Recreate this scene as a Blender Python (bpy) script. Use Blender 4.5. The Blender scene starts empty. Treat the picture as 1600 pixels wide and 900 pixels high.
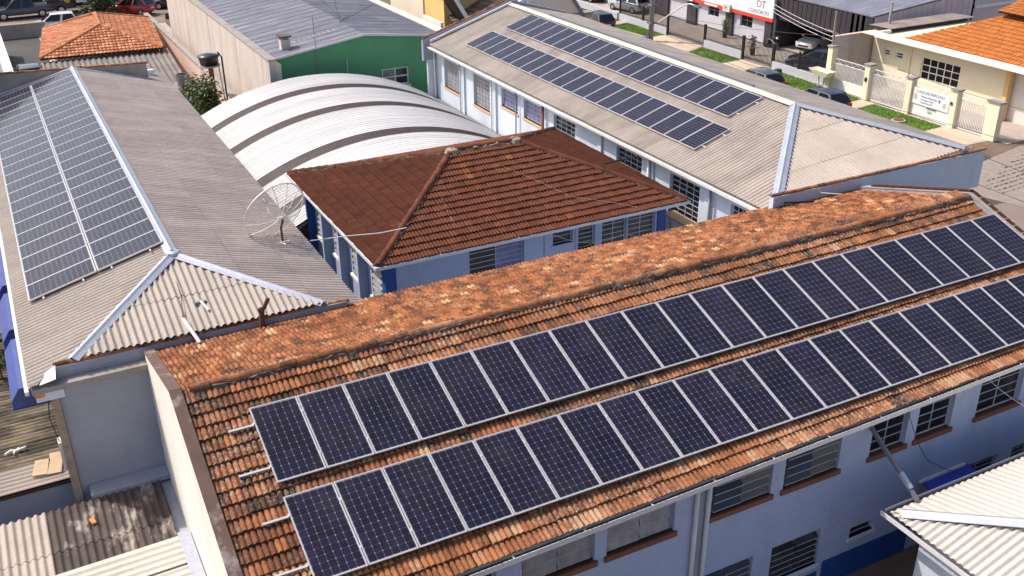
import bpy, bmesh, math, random
import numpy as np
from mathutils import Vector, Matrix
random.seed(7); rng = np.random.default_rng(7)
R_ = math.radians
sc = bpy.context.scene
COL = sc.collection

# ------------------------------------------------------------------ camera
cam_d = bpy.data.cameras.new('camera'); cam = bpy.data.objects.new('camera', cam_d); COL.objects.link(cam); sc.camera = cam
CAM = Vector((-3.21772, -18.10204, 11.33839))
right = Vector((0.88657444, -0.46251224, -0.00825733))
fwd = Vector((0.41180792, 0.79726051, -0.4413501))
right = (right - fwd * right.dot(fwd)).normalized(); up = right.cross(fwd)
cam.matrix_world = Matrix(((right.x, up.x, -fwd.x, CAM.x), (right.y, up.y, -fwd.y, CAM.y), (right.z, up.z, -fwd.z, CAM.z), (0, 0, 0, 1)))
cam_d.sensor_width = 36; cam_d.lens = 1576.255 / 1600 * 36; cam_d.clip_end = 3000; cam_d.clip_start = .1

# ------------------------------------------------------------------ sky and sun
SUN = Vector((-.46, .46, .76)).normalized()
w = bpy.data.worlds.new('World'); sc.world = w; w.use_nodes = True
nt = w.node_tree; bg = nt.nodes['Background']; sky = nt.nodes.new('ShaderNodeTexSky')
sky.sky_type = 'NISHITA'; sky.sun_disc = False; sky.sun_elevation = math.asin(SUN.z); sky.sun_rotation = math.atan2(SUN.x, SUN.y)
sky.air_density = 1.0; sky.dust_density = 4.0; sky.ozone_density = 1.0
nt.links.new(sky.outputs[0], bg.inputs[0]); bg.inputs[1].default_value = .15
sd = bpy.data.lights.new('sun', 'SUN'); so = bpy.data.objects.new('sun', sd); COL.objects.link(so)
sd.energy = 3.4; sd.angle = R_(.53); sd.color = (1, .93, .86)
so.rotation_euler = SUN.to_track_quat('Z', 'Y').to_euler(); so.location = SUN * 100
sc.view_settings.view_transform = 'Standard'; sc.view_settings.look = 'None'; sc.view_settings.gamma = 1; sc.view_settings.exposure = .4
sc.cycles.max_bounces = 8; sc.cycles.use_denoising = True

# ------------------------------------------------------------------ helpers
V = Vector
WM = {}
def attach(o, parent, wm=None):
    wm = wm or Matrix.Identity(4)
    if parent is None:
        o.matrix_basis = wm
    else:
        o.parent = parent; o.matrix_parent_inverse = Matrix.Identity(4); o.matrix_basis = WM[parent.name].inverted() @ wm
    WM[o.name] = wm.copy()
def tag(o, label=None, cat=None, group=None, kind=None):
    if label: o['label'] = label
    if cat: o['category'] = cat
    if group: o['group'] = group
    if kind: o['kind'] = kind
    return o
def thing(name, label, cat, loc=(0, 0, 0), rz=0, group=None):
    o = bpy.data.objects.new(name, None); COL.objects.link(o); o.empty_display_size = .2
    attach(o, None, Matrix.Translation(V(loc)) @ Matrix.Rotation(rz, 4, 'Z'))
    return tag(o, label, cat, group)
def link(name, me, parent=None, wm=None):
    o = bpy.data.objects.new(name, me); COL.objects.link(o); attach(o, parent, wm); return o
def frame(O, U, Vv, N=None):
    U = V(U).normalized(); Vv = V(Vv).normalized(); N = V(N).normalized() if N is not None else U.cross(Vv)
    O = V(O)
    return Matrix(((U.x, Vv.x, N.x, O.x), (U.y, Vv.y, N.y, O.y), (U.z, Vv.z, N.z, O.z), (0, 0, 0, 1)))
class MB:
    def __init__(s): s.v = []; s.f = []
    def add(s, vs, fs):
        b = len(s.v); s.v += [tuple(x) for x in vs]; s.f += [tuple(i + b for i in f) for f in fs]; return s
    def quad(s, *p): return s.add(p, [tuple(range(len(p)))])
    def box(s, a, b):
        (x0, y0, z0), (x1, y1, z1) = a, b
        return s.obox((x0, y0, z0), (x1 - x0, 0, 0), (0, y1 - y0, 0), (0, 0, z1 - z0))
    def obox(s, O, a, b, c):
        O, a, b, c = V(O), V(a), V(b), V(c)
        p = [O, O + a, O + a + b, O + b, O + c, O + a + c, O + a + b + c, O + b + c]
        return s.add(p, [(0, 3, 2, 1), (4, 5, 6, 7), (0, 1, 5, 4), (1, 2, 6, 5), (2, 3, 7, 6), (3, 0, 4, 7)])
    def prism(s, poly, d):
        n = len(poly); d = V(d); p = [V(q) for q in poly]
        s.add(p + [q + d for q in p], [tuple(range(n - 1, -1, -1)), tuple(range(n, 2 * n))] + [(i, (i + 1) % n, n + (i + 1) % n, n + i) for i in range(n)]); return s
    def tube(s, pts, r, n=6, r1=None):
        pts = [V(p) for p in pts]; vs = []; fs = []; m = len(pts)
        for i, p in enumerate(pts):
            t = (pts[min(i + 1, m - 1)] - pts[max(i - 1, 0)]).normalized()
            a = t.cross(V((0, 0, 1)) if abs(t.z) < .9 else V((1, 0, 0))).normalized(); b = t.cross(a)
            rr = r if r1 is None else r + (r1 - r) * i / (m - 1)
            for k in range(n): vs.append(p + rr * (a * math.cos(2 * math.pi * k / n) + b * math.sin(2 * math.pi * k / n)))
        for i in range(m - 1):
            for k in range(n): fs.append((i * n + k, i * n + (k + 1) % n, (i + 1) * n + (k + 1) % n, (i + 1) * n + k))
        fs += [tuple(range(n - 1, -1, -1)), tuple(range((m - 1) * n, m * n))]
        return s.add(vs, fs)
    def lathe(s, c, prof, n=16, axis='Z'):
        vs = []; fs = []; m = len(prof)
        for r, z in prof:
            for k in range(n):
                t = 2 * math.pi * k / n; x, y = r * math.cos(t), r * math.sin(t)
                vs.append(V(c) + (V((x, y, z)) if axis == 'Z' else V((x, z, y)) if axis == 'Y' else V((z, x, y))))
        for i in range(m - 1):
            for k in range(n): fs.append((i * n + k, i * n + (k + 1) % n, (i + 1) * n + (k + 1) % n, (i + 1) * n + k))
        return s.add(vs, fs)
    def mesh(s, name, m, smooth=False):
        me = bpy.data.meshes.new(name); me.from_pydata(s.v, [], s.f)
        if m: me.materials.append(m)
        if smooth: me.polygons.foreach_set('use_smooth', [True] * len(me.polygons))
        me.update(); return me
    def build(s, name, m, parent=None, wm=None, smooth=False, **k):
        o = link(name, s.mesh(name, m, smooth), parent, wm); tag(o, **k)
        return o
def fixn(me):
    bm = bmesh.new(); bm.from_mesh(me); bmesh.ops.recalc_face_normals(bm, faces=bm.faces); bm.to_mesh(me); bm.free(); return me
ORD = 'first second third fourth fifth sixth seventh eighth ninth tenth eleventh twelfth thirteenth fourteenth fifteenth sixteenth seventeenth eighteenth nineteenth twentieth twenty-first twenty-second twenty-third twenty-fourth twenty-fifth'.split()

# ------------------------------------------------------------------ materials
def ramp(nt, fac, stops):
    r = nt.nodes.new('ShaderNodeValToRGB'); r.color_ramp.elements.remove(r.color_ramp.elements[1])
    e = r.color_ramp.elements[0]; e.position = stops[0][0]; e.color = (*stops[0][1], 1)
    for p, c in stops[1:]:
        e = r.color_ramp.elements.new(p); e.color = (*c, 1)
    nt.links.new(fac, r.inputs[0]); return r.outputs[0]
def noise(nt, scale, detail=4, rough=.6, vec=None):
    n = nt.nodes.new('ShaderNodeTexNoise'); n.inputs['Scale'].default_value = scale; n.inputs['Detail'].default_value = detail; n.inputs['Roughness'].default_value = rough
    if vec: nt.links.new(vec, n.inputs['Vector'])
    return n.outputs['Fac']
def mapped(nt, scale, rot=(0, 0, 0)):
    g = nt.nodes.new('ShaderNodeNewGeometry'); mp = nt.nodes.new('ShaderNodeMapping'); mp.inputs['Scale'].default_value = scale; mp.inputs['Rotation'].default_value = rot
    nt.links.new(g.outputs['Position'], mp.inputs['Vector']); return mp.outputs[0]
def mix(nt, fac, a, b, mode='MIX'):
    m = nt.nodes.new('ShaderNodeMix'); m.data_type = 'RGBA'; m.blend_type = mode
    for i, x in ((0, fac), (6, a), (7, b)):
        if isinstance(x, (int, float)): m.inputs[i].default_value = x
        elif isinstance(x, tuple): m.inputs[i].default_value = (*x, 1)
        else: nt.links.new(x, m.inputs[i])
    return m.outputs[2]
def mr(nt, v, a, b, c=0., d=1.):
    m = nt.nodes.new('ShaderNodeMapRange'); nt.links.new(v, m.inputs[0])
    for i, x in enumerate((a, b, c, d)): m.inputs[i + 1].default_value = x
    return m.outputs[0]
def base_mat(name, rough=.7, metal=0, coat=0, spec=.5):
    m = bpy.data.materials.new(name); m.use_nodes = True; b = m.node_tree.nodes['Principled BSDF']
    b.inputs['Roughness'].default_value = rough; b.inputs['Metallic'].default_value = metal; b.inputs['Coat Weight'].default_value = coat; b.inputs['Coat Roughness'].default_value = .05
    b.inputs['Specular IOR Level'].default_value = spec
    return m, m.node_tree, b
def bump(nt, b, h, dist, strength=1.):
    n = nt.nodes.new('ShaderNodeBump'); n.inputs['Distance'].default_value = dist; n.inputs['Strength'].default_value = strength
    nt.links.new(h, n.inputs['Height']); nt.links.new(n.outputs[0], b.inputs['Normal'])
def mat(name, c, rough=.7, metal=0, var=.12, scale=1.5, stain=None, stain_amt=.5, stain_scale=.6, stain_map=None, fine=14, bumpd=.004, coat=0, rnd=0, spec=.5, lo=.5, hi=.72):
    m, nt, b = base_mat(name, rough, metal, coat, spec); c = V(c)
    col = ramp(nt, noise(nt, scale, 5, .62, mapped(nt, (1, 1, 1))), [(.25, tuple(c * (1 - var))), (.75, tuple(c * (1 + var)))])
    if stain:
        f = mr(nt, noise(nt, stain_scale, 6, .65, mapped(nt, stain_map or (1, 1, 1))), lo, hi, 0, stain_amt)
        col = mix(nt, f, col, tuple(stain))
    fn = noise(nt, fine, 3, .6, mapped(nt, (1, 1, 1)))
    col = mix(nt, 1., col, ramp(nt, fn, [(.2, (.88,) * 3), (.8, (1.1,) * 3)]), 'MULTIPLY')
    if rnd:
        oi = nt.nodes.new('ShaderNodeObjectInfo')
        col = mix(nt, 1., col, ramp(nt, oi.outputs['Random'], [(0, (1 - rnd,) * 3), (1, (1 + rnd,) * 3)]), 'MULTIPLY')
    nt.links.new(col, b.inputs['Base Color'])
    if bumpd: bump(nt, b, fn, bumpd)
    return m
def tile_mat(name, stops, dark, lichen, lichen_amt, dirt_lo, dirt_hi, lich_lo=.56):
    m, nt, b = base_mat(name, .85, spec=.2)
    at = nt.nodes.new('ShaderNodeAttribute'); at.attribute_name = 'tone'
    col = ramp(nt, at.outputs['Fac'], stops)
    p = mapped(nt, (1, 1, 1))
    f = mr(nt, noise(nt, 3.4, 8, .8, p), dirt_lo, dirt_hi, 0, .85)
    col = mix(nt, f, col, dark)
    g = mr(nt, noise(nt, 11, 6, .8, p), lich_lo, lich_lo + .14, 0, lichen_amt)
    g2 = mr(nt, noise(nt, .35, 3, .5, p), .38, .62, .1, 1)
    mm = nt.nodes.new('ShaderNodeMath'); mm.operation = 'MULTIPLY'; nt.links.new(g, mm.inputs[0]); nt.links.new(g2, mm.inputs[1])
    col = mix(nt, mm.outputs[0], col, lichen)
    fn = noise(nt, 30, 3, .7, p)
    col = mix(nt, 1., col, ramp(nt, fn, [(.2, (.7,) * 3), (.8, (1.2,) * 3)]), 'MULTIPLY')
    nt.links.new(col, b.inputs['Base Color']); bump(nt, b, fn, .006)
    return m
M = {}
M['tile_orange'] = tile_mat('weathered_orange_tile', [(0, (.05, .027, .018)), (.2, (.135, .052, .026)), (.5, (.265, .096, .039)), (.8, (.375, .150, .064)), (1, (.46, .27, .155))], (.040, .025, .018), (.46, .38, .28), .95, .48, .68, .50)
M['tile_back'] = tile_mat('weathered_orange_tile_upper', [(0, (.10, .036, .018)), (.3, (.215, .072, .028)), (.6, (.325, .112, .040)), (.9, (.43, .172, .070)), (1, (.48, .29, .155))], (.050, .020, .012), (.52, .38, .24), .85, .46, .60, .53)
M['tile_brown'] = tile_mat('dark_red_brown_tile', [(0, (.070, .023, .012)), (.4, (.115, .036, .018)), (.8, (.155, .050, .023)), (.96, (.24, .082, .034)), (1, (.44, .21, .10))], (.050, .021, .013), (.24, .13, .075), .45, .52, .80, .62)
M['tile_pale'] = tile_mat('salmon_clay_tile', [(0, (.34, .12, .055)), (.5, (.46, .17, .08)), (1, (.60, .29, .16))], (.14, .05, .028), (.5, .35, .25), .4, .52, .75)
M['tile_new'] = tile_mat('bright_orange_tile', [(0, (.44, .150, .040)), (1, (.56, .205, .055))], (.40, .14, .045), (.6, .35, .18), .1, .6, .9)
M['tile_grey'] = tile_mat('grey_brown_tile', [(0, (.09, .065, .05)), (1, (.24, .18, .13))], (.05, .04, .035), (.4, .35, .28), .3, .5, .8)
M['mortar'] = mat('dark_mortar', (.085, .07, .058), .95, var=.5, scale=4, stain=(.28, .22, .17), stain_amt=.7, stain_scale=3, fine=25, bumpd=.02)
M['mortar_pale'] = mat('pale_mortar', (.30, .24, .19), .95, var=.3, scale=4, fine=25, bumpd=.02)
M['deck'] = mat('roof_deck', (.05, .03, .02), .95)
M['fibro'] = mat('weathered_fibre_cement', (.44, .38, .325), .9, var=.12, scale=.9, stain=(.23, .19, .16), stain_amt=.65, stain_scale=.45, stain_map=(1, 3.2, 1), fine=16, rnd=.07, lo=.42, hi=.75)
M['fibro_left'] = mat('weathered_fibre_cement_pinkish', (.47, .395, .345), .9, var=.14, scale=1.2, stain=(.30, .245, .21), stain_amt=.6, stain_scale=.8, stain_map=(.5, 4.5, 1), fine=16, rnd=.07, lo=.40, hi=.70)
M['fibro_pale'] = mat('pale_fibre_cement', (.40, .345, .295), .9, var=.10, scale=1.0, stain=(.31, .26, .22), stain_amt=.45, stain_scale=.7, fine=16, rnd=.05)
M['fibro_dark'] = mat('dark_grey_fibre_cement', (.20, .175, .155), .9, var=.2, scale=1.2, stain=(.12, .10, .09), stain_amt=.5, stain_scale=.8, fine=16, rnd=.08)
M['fibro_black'] = mat('blackened_fibre_cement', (.075, .058, .05), .95, var=.5, scale=1.2, stain=(.40, .35, .31), stain_amt=.8, stain_scale=1.1, stain_map=(1.6, .8, 1), fine=30, rnd=.12, lo=.53, hi=.64)
M['fibro_yellow'] = mat('mouldy_fibre_cement', (.30, .24, .15), .95, var=.3, scale=1.5, stain=(.05, .042, .035), stain_amt=.9, stain_scale=1.0, stain_map=(.5, 1.6, 1), fine=26, rnd=.1, lo=.38, hi=.55)
M['white_sheet'] = mat('white_painted_sheet', (.60, .585, .57), .45, var=.04, scale=.5, stain=(.36, .335, .33), stain_amt=.6, stain_scale=.8, stain_map=(.25, 4.5, .25), fine=10, bumpd=0, rnd=.05, lo=.42, hi=.7)
M['cream_sheet'] = mat('cream_painted_sheet', (.52, .475, .42), .5, var=.05, scale=.6, stain=(.42, .38, .33), stain_amt=.3, stain_scale=.9, fine=10, bumpd=0, rnd=.03)
M['brown_strip'] = mat('brown_translucent_strip', (.080, .054, .048), .6, var=.2, scale=2, stain=(.15, .12, .11), stain_amt=.3, stain_scale=4, fine=20)
M['zinc_grey'] = mat('grey_painted_metal_roof', (.165, .165, .20), .5, .25, var=.12, scale=1.2, stain=(.42, .41, .44), stain_amt=.7, stain_scale=1.0, stain_map=(.45, 7, 1), fine=12, bumpd=0, rnd=.07, lo=.5, hi=.68)
M['zinc'] = mat('galvanised_flashing', (.42, .445, .51), .4, .35, var=.10, scale=3, stain=(.34, .37, .43), stain_amt=.4, stain_scale=2, fine=12, bumpd=0)
M['alu'] = mat('aluminium', (.60, .58, .57), .35, .35, var=.03, bumpd=0)
M['white_metal'] = mat('white_painted_metal', (.66, .64, .63), .45, var=.05, stain=(.42, .39, .37), stain_amt=.35, stain_scale=1.4, bumpd=0)
M['grey_metal'] = mat('grey_painted_metal', (.20, .20, .22), .5, .3, var=.1, bumpd=0)
M['black_metal'] = mat('black_painted_metal', (.018, .018, .02), .5, var=.1, bumpd=0)
M['rust'] = mat('rusty_iron', (.13, .05, .028), .85, var=.3, scale=8, fine=30)
M['blue_wall'] = mat('lilac_blue_render', (.40, .46, .62), .85, var=.05, scale=.7, stain=(.27, .29, .37), stain_amt=.5, stain_scale=1.0, stain_map=(1, 1, .35), fine=26, bumpd=.004)
M['pale_blue_wall'] = mat('pale_blue_render', (.56, .615, .69), .85, var=.05, scale=.6, stain=(.38, .42, .49), stain_amt=.5, stain_scale=.7, stain_map=(1, 1, .3), fine=26, bumpd=.004)
M['grey_blue_wall'] = mat('stained_grey_blue_render', (.30, .325, .39), .9, var=.14, scale=.6, stain=(.43, .36, .33), stain_amt=.55, stain_scale=1.0, stain_map=(1, 1, .5), fine=26, bumpd=.008, lo=.56, hi=.75)
M['royal_blue'] = mat('royal_blue_paint', (.012, .065, .26), .6, var=.12, scale=1, fine=20)
M['royal_blue2'] = mat('bright_royal_blue_sheet', (.015, .045, .42), .5, var=.1, bumpd=0)
M['awning_blue'] = mat('blue_awning_sheet', (.035, .065, .26), .5, var=.12, scale=1.2, stain=(.10, .12, .26), stain_amt=.5, stain_scale=1.5, bumpd=0)
M['white_wall'] = mat('dirty_white_render', (.72, .66, .60), .9, var=.06, scale=.6, stain=(.43, .37, .33), stain_amt=.55, stain_scale=.9, stain_map=(1, 2.5, .25), fine=22, bumpd=.006, lo=.5, hi=.75)
M['cap_brown'] = mat('brown_painted_cap', (.10, .055, .042), .8, var=.2, scale=3, stain=(.33, .27, .24), stain_amt=.8, stain_scale=1.1, stain_map=(1, 1, 1), fine=20, lo=.55, hi=.66)
M['cap_grey'] = mat('grey_concrete_cap', (.30, .27, .25), .9, var=.2, scale=3, stain=(.12, .08, .06), stain_amt=.6, stain_scale=1.5, fine=20)
M['sill_brown'] = mat('brown_sill', (.20, .075, .045), .75, var=.15, scale=3, bumpd=0)
M['sill_orange'] = mat('terracotta_sill', (.66, .36, .20), .7, var=.08, bumpd=0)
M['win_metal'] = mat('grey_window_metal', (.42, .43, .47), .5, .2, var=.08, bumpd=0)
M['dark_glass'] = mat('dark_glass', (.010, .011, .014), .12, var=.3, scale=2, bumpd=0)
M['louvre_glass'] = mat('dusty_louvre_glass', (.032, .032, .038), .18, var=.3, scale=3, stain=(.02, .02, .025), stain_amt=.6, stain_scale=1.6, bumpd=0, rnd=.35)
M['frost_glass'] = mat('curtained_glass', (.27, .265, .27), .3, var=.3, scale=2.2, stain=(.14, .13, .14), stain_amt=.6, stain_scale=1.7, stain_map=(2.5, 1, .7), bumpd=0, rnd=.1)
M['blue_curtain'] = mat('blue_curtained_glass', (.16, .17, .36), .3, var=.3, scale=4, stain=(.05, .05, .1), stain_amt=.5, stain_scale=3, stain_map=(1, 4, .5), bumpd=0, rnd=.1)
M['green_wall'] = mat('green_render', (.11, .34, .16), .85, var=.08, scale=.7, stain=(.085, .26, .12), stain_amt=.4, stain_scale=.5, stain_map=(1, 1, .5), fine=26)
M['concrete_wall'] = mat('unpainted_concrete_wall', (.55, .48, .43), .95, var=.08, scale=.5, stain=(.28, .23, .20), stain_amt=.6, stain_scale=.8, stain_map=(1, 1.6, .22), fine=20, lo=.48, hi=.74)
M['pink_wall'] = mat('pink_render', (.62, .44, .36), .9, var=.06, scale=.6, stain=(.48, .34, .28), stain_amt=.4, stain_scale=.8, fine=20)
M['cream_wall'] = mat('cream_render', (.80, .72, .52), .85, var=.04, scale=.6, stain=(.62, .55, .40), stain_amt=.25, stain_scale=.8, fine=20)
M['white_paint'] = mat('white_render', (.80, .78, .74), .8, var=.04, fine=20, stain=(.6, .57, .54), stain_amt=.3, stain_scale=.9)
M['yellow_wall'] = mat('yellow_render', (.72, .50, .20), .85, var=.05, fine=20)
M['peach_wall'] = mat('peach_render', (.76, .64, .52), .85, var=.05, fine=20, stain=(.5, .4, .33), stain_amt=.3)
M['pinkgrey_wall'] = mat('pinkish_grey_cladding', (.62, .51, .51), .85, var=.08, stain=(.45, .36, .36), stain_amt=.45, stain_scale=.7, stain_map=(1, 1, .3), fine=20)
M['grey_wall'] = mat('light_grey_render', (.46, .46, .50), .85, var=.06, fine=20)
M['dark_wall'] = mat('dark_cladding', (.028, .024, .030), .7, var=.3, scale=1, stain=(.10, .09, .10), stain_amt=.5, stain_scale=1.2, stain_map=(4, 4, .3), fine=20)
M['asphalt'] = mat('asphalt', (.060, .055, .055), .92, var=.15, scale=.6, stain=(.11, .095, .085), stain_amt=.5, stain_scale=.25, fine=30)
M['dirt_asphalt'] = mat('reddish_worn_asphalt', (.20, .155, .135), .95, var=.15, scale=.4, stain=(.28, .19, .15), stain_amt=.5, stain_scale=.3, fine=25)
M['paving'] = mat('concrete_paving', (.40, .34, .29), .92, var=.1, scale=.8, stain=(.25, .20, .17), stain_amt=.45, stain_scale=.6, fine=22)
M['cobble'] = mat('worn_cobble', (.26, .215, .185), .95, var=.25, scale=3, fine=20)
M['drive'] = mat('tan_driveway', (.52, .40, .29), .92, var=.08, scale=.8, stain=(.38, .29, .21), stain_amt=.4, stain_scale=.6, fine=22)
M['soil'] = mat('bare_soil', (.16, .105, .075), .97, var=.25, scale=1, stain=(.09, .06, .045), stain_amt=.6, stain_scale=.5, fine=20, bumpd=.03)
M['grass'] = mat('grass_blades', (.15, .27, .035), .8, var=.35, scale=.8, stain=(.14, .15, .03), stain_amt=.5, stain_scale=.6, fine=6, bumpd=0)
M['grass_soil'] = mat('turf_ground', (.11, .18, .028), .95, var=.3, scale=2, fine=20)
M['leaf'] = mat('green_leaves', (.055, .085, .018), .6, var=.45, scale=2.2, stain=(.15, .15, .03), stain_amt=.6, stain_scale=1.3, fine=8, bumpd=0)
M['bark'] = mat('bark', (.12, .09, .07), .95, var=.3, scale=6)
M['wood'] = mat('weathered_wood', (.50, .36, .23), .85, var=.15, scale=3, stain=(.33, .22, .14), stain_amt=.4, stain_scale=2, fine=25)
M['pole_wood'] = mat('grey_wood_pole', (.30, .25, .21), .9, var=.2, scale=4)
M['pole_conc'] = mat('concrete_pole', (.36, .33, .31), .9, var=.12, scale=2)
M['tank'] = mat('black_polyethylene', (.018, .018, .022), .4, var=.2, bumpd=0)
M['wire'] = mat('black_cable', (.03, .028, .03), .7, bumpd=0)
M['pale_wire'] = mat('pale_cable', (.55, .50, .50), .6, bumpd=0)
M['dish'] = mat('grey_white_dish_metal', (.72, .68, .63), .5, .1, var=.08, bumpd=0)
M['tyre'] = mat('tyre_rubber', (.02, .02, .02), .85, bumpd=0)
M['rim'] = mat('wheel_rim', (.55, .55, .56), .3, .7, bumpd=0)
M['headlight'] = mat('headlight_lens', (.75, .76, .78), .1, bumpd=0)
M['taillight'] = mat('red_tail_lens', (.45, .015, .012), .2, bumpd=0)
M['sign_white'] = mat('white_sign', (.82, .82, .82), .5, var=.02, bumpd=0)
M['sign_red'] = mat('red_sign', (.70, .055, .03), .5, var=.03, bumpd=0)
M['ink'] = mat('grey_lettering', (.12, .12, .15), .6, bumpd=0)
M['ink_blue'] = mat('blue_grey_lettering', (.25, .28, .42), .6, bumpd=0)
M['skin_print'] = mat('printed_hand_tint', (.60, .40, .34), .6, bumpd=0)
M['yellow_mark'] = mat('yellow_emblem', (.75, .42, .05), .5, bumpd=0)
M['orange_bit'] = mat('orange_clay', (.60, .23, .07), .85, var=.2, scale=6, fine=25)
M['plastic_pipe'] = mat('white_pvc', (.78, .76, .76), .4, var=.05, bumpd=0)
M['trash_blue'] = mat('blue_cloth', (.08, .12, .40), .8, bumpd=0)
M['green_mesh'] = mat('green_panel', (.03, .20, .15), .6, var=.15, bumpd=0)
def paint(name, c, metal=.2): return mat(name, c, .28, metal, var=.02, bumpd=0, coat=.8)
P_ = {k: paint('car_paint_' + k, c) for k, c in dict(grey=(.055, .055, .07), navy=(.012, .014, .035), white=(.74, .74, .74), red=(.38, .012, .018), black=(.013, .013, .016), silver=(.42, .44, .47), blue_black=(.022, .026, .055)).items()}
# photovoltaic cells: mono silicon, slight tint change from cell to cell, thin busbars
def cell_mat():
    m, nt, b = base_mat('solar_cell', .5, 0, 1.0, .05)
    b.inputs['Coat Roughness'].default_value = .12; b.inputs['Coat IOR'].default_value = 1.31
    at = nt.nodes.new('ShaderNodeAttribute'); at.attribute_name = 'tone'
    oi = nt.nodes.new('ShaderNodeObjectInfo')
    c1 = ramp(nt, at.outputs['Fac'], [(0, (.0070, .0040, .012)), (.5, (.0080, .0056, .020)), (1, (.0120, .0110, .036))])
    tc = nt.nodes.new('ShaderNodeTexCoord'); sx = nt.nodes.new('ShaderNodeSeparateXYZ'); nt.links.new(tc.outputs['Object'], sx.inputs[0])
    a = nt.nodes.new('ShaderNodeMath'); a.operation = 'MULTIPLY'; nt.links.new(sx.outputs[0], a.inputs[0]); a.inputs[1].default_value = 1 / .0318
    f = nt.nodes.new('ShaderNodeMath'); f.operation = 'FRACT'; nt.links.new(a.outputs[0], f.inputs[0])
    g = nt.nodes.new('ShaderNodeMath'); g.operation = 'LESS_THAN'; nt.links.new(f.outputs[0], g.inputs[0]); g.inputs[1].default_value = .07
    col = mix(nt, 1., c1, ramp(nt, oi.outputs['Random'], [(0, (.65, .65, .75)), (1, (1.4, 1.3, 1.2))]), 'MULTIPLY')
    col = mix(nt, g.outputs[0], col, (.05, .05, .075))
    du = mr(nt, noise(nt, 1.3, 6, .7, mapped(nt, (1, 1, 1))), .45, .8, 0, .05)
    col = mix(nt, du, col, (.34, .29, .25))
    nt.links.new(col, b.inputs['Base Color']); nt.links.new(mr(nt, noise(nt, .7, 4, .6, mapped(nt, (1, 1, 1))), .3, .7, .06, .22), b.inputs['Coat Roughness']); return m
M['cell'] = cell_mat()
M['backsheet'] = mat('panel_backsheet', (.26, .26, .30), .4, var=.02, bumpd=0, coat=.7)

# ------------------------------------------------------------------ ground, streets
G = -7.0
def flat(name, poly, z, m, kind='structure', **k):
    b = MB(); b.quad(*[(x, y, z) for x, y in poly]); o = b.build(name, m, **k); return tag(o, kind=kind)
flat('ground', [(-600, -400), (900, -400), (900, 1400), (-600, 1400)], G - .02, M['soil'])
flat('street', [(36.8, 12), (44.85, 12), (44.85, 300), (36.8, 300)], G - .012, M['asphalt'])
flat('cross_street', [(31, -80), (300, -80), (300, 16.5), (44.9, 16.5), (44.9, 11.9), (31, 11.9)], G - .016, M['dirt_asphalt'])
flat('far_street', [(-200, 78.2), (36.7, 78.2), (36.7, 91), (-200, 91)], G - .012, M['dirt_asphalt'])
flat('far_yard', [(-20, 37), (15, 37), (15, 77.9), (-20, 77.9)], G - .009, M['paving'])
flat('car_yard', [(47.45, 32.8), (63, 32.8), (63, 70), (47.45, 70)], G + .01, M['paving'])
flat('house_yard', [(47.4, 18), (66, 18), (66, 32.5), (47.4, 32.5)], G + .01, M['paving'])
# pavement as a raised slab with kerb stones
b = MB(); b.box((45.0, 19.0, G - .2), (47.35, 120, G + .0)); b.build('pavement', M['paving'], kind='structure')
b = MB(); b.box((28.9, -20, G - .2), (36.6, 60, G - .004)); b.build('near_pavement', M['paving'], kind='structure')
kb = MB(); y = 19.0
stone = MB().box((0, 0, 0), (.14, .98, .14)).mesh('kerb_stone', M['paving'])
kerb = thing('kerb', 'concrete kerb along the far pavement of the side street', 'kerb', (44.93, 19, G))
for i in range(60): link('kerb_stone', stone, kerb, Matrix.Translation((44.86, 19 + i, G - .13)))
# cobbled crossing behind the right parapet
flat('cobbled_apron', [(38.5, 15.5), (52, 18.4), (52, 12.8), (40, 10.8)], G - .006, M['cobble'])
sv = []; sf = []
for i in range(26):
    for j in range(13):
        x = 40.5 + i * .42 + (j % 2) * .2; yy = 12.8 + i * .03 + j * .38
        if yy > 13.9 + (x - 40) * .38: continue
        a_, c_ = .36 * random.uniform(.75, 1), .30 * random.uniform(.75, 1); h = random.uniform(.015, .05)
        o0 = len(sv); sv += [(x, yy, G), (x + a_, yy + .03, G), (x + a_, yy + c_, G), (x, yy + c_, G), (x + .03, yy + .03, G + h), (x + a_ - .03, yy + .03, G + h), (x + a_ - .03, yy + c_ - .03, G + h), (x + .03, yy + c_ - .03, G + h)]
        sf += [tuple(o0 + q for q in f) for f in ((4, 5, 6, 7), (0, 1, 5, 4), (1, 2, 6, 5), (2, 3, 7, 6), (3, 0, 4, 7))]
mb = MB(); mb.add(sv, sf); mb.build('cobbles', M['cobble'], kind='stuff', label='grey cobblestones at the street corner beyond the blue parapet')
LAWNS = [[(47.3, 70), (47.3, 58.2), (45.2, 57.9), (45.2, 70)], [(47.3, 57.1), (47.3, 51.5), (45.6, 51.3), (45.3, 56.7)], [(47.25, 46.3), (47.25, 41.5), (45.2, 41.3), (45.1, 45.3)], [(47.3, 37.8), (47.1, 29.0), (45.0, 28.7), (45.0, 38)], [(46.95, 27.7), (46.9, 22.2), (45.05, 22.1), (45.05, 27.5)]]
for L in LAWNS: flat('lawn', L, G + .006, M['grass_soil'])
def inpoly(x, y, P):
    c = False; n = len(P)
    for i in range(n):
        (x0, y0), (x1, y1) = P[i], P[(i + 1) % n]
        if (y0 > y) != (y1 > y) and x < (x1 - x0) * (y - y0) / (y1 - y0) + x0: c = not c
    return c
gv = []; gf = []
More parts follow.
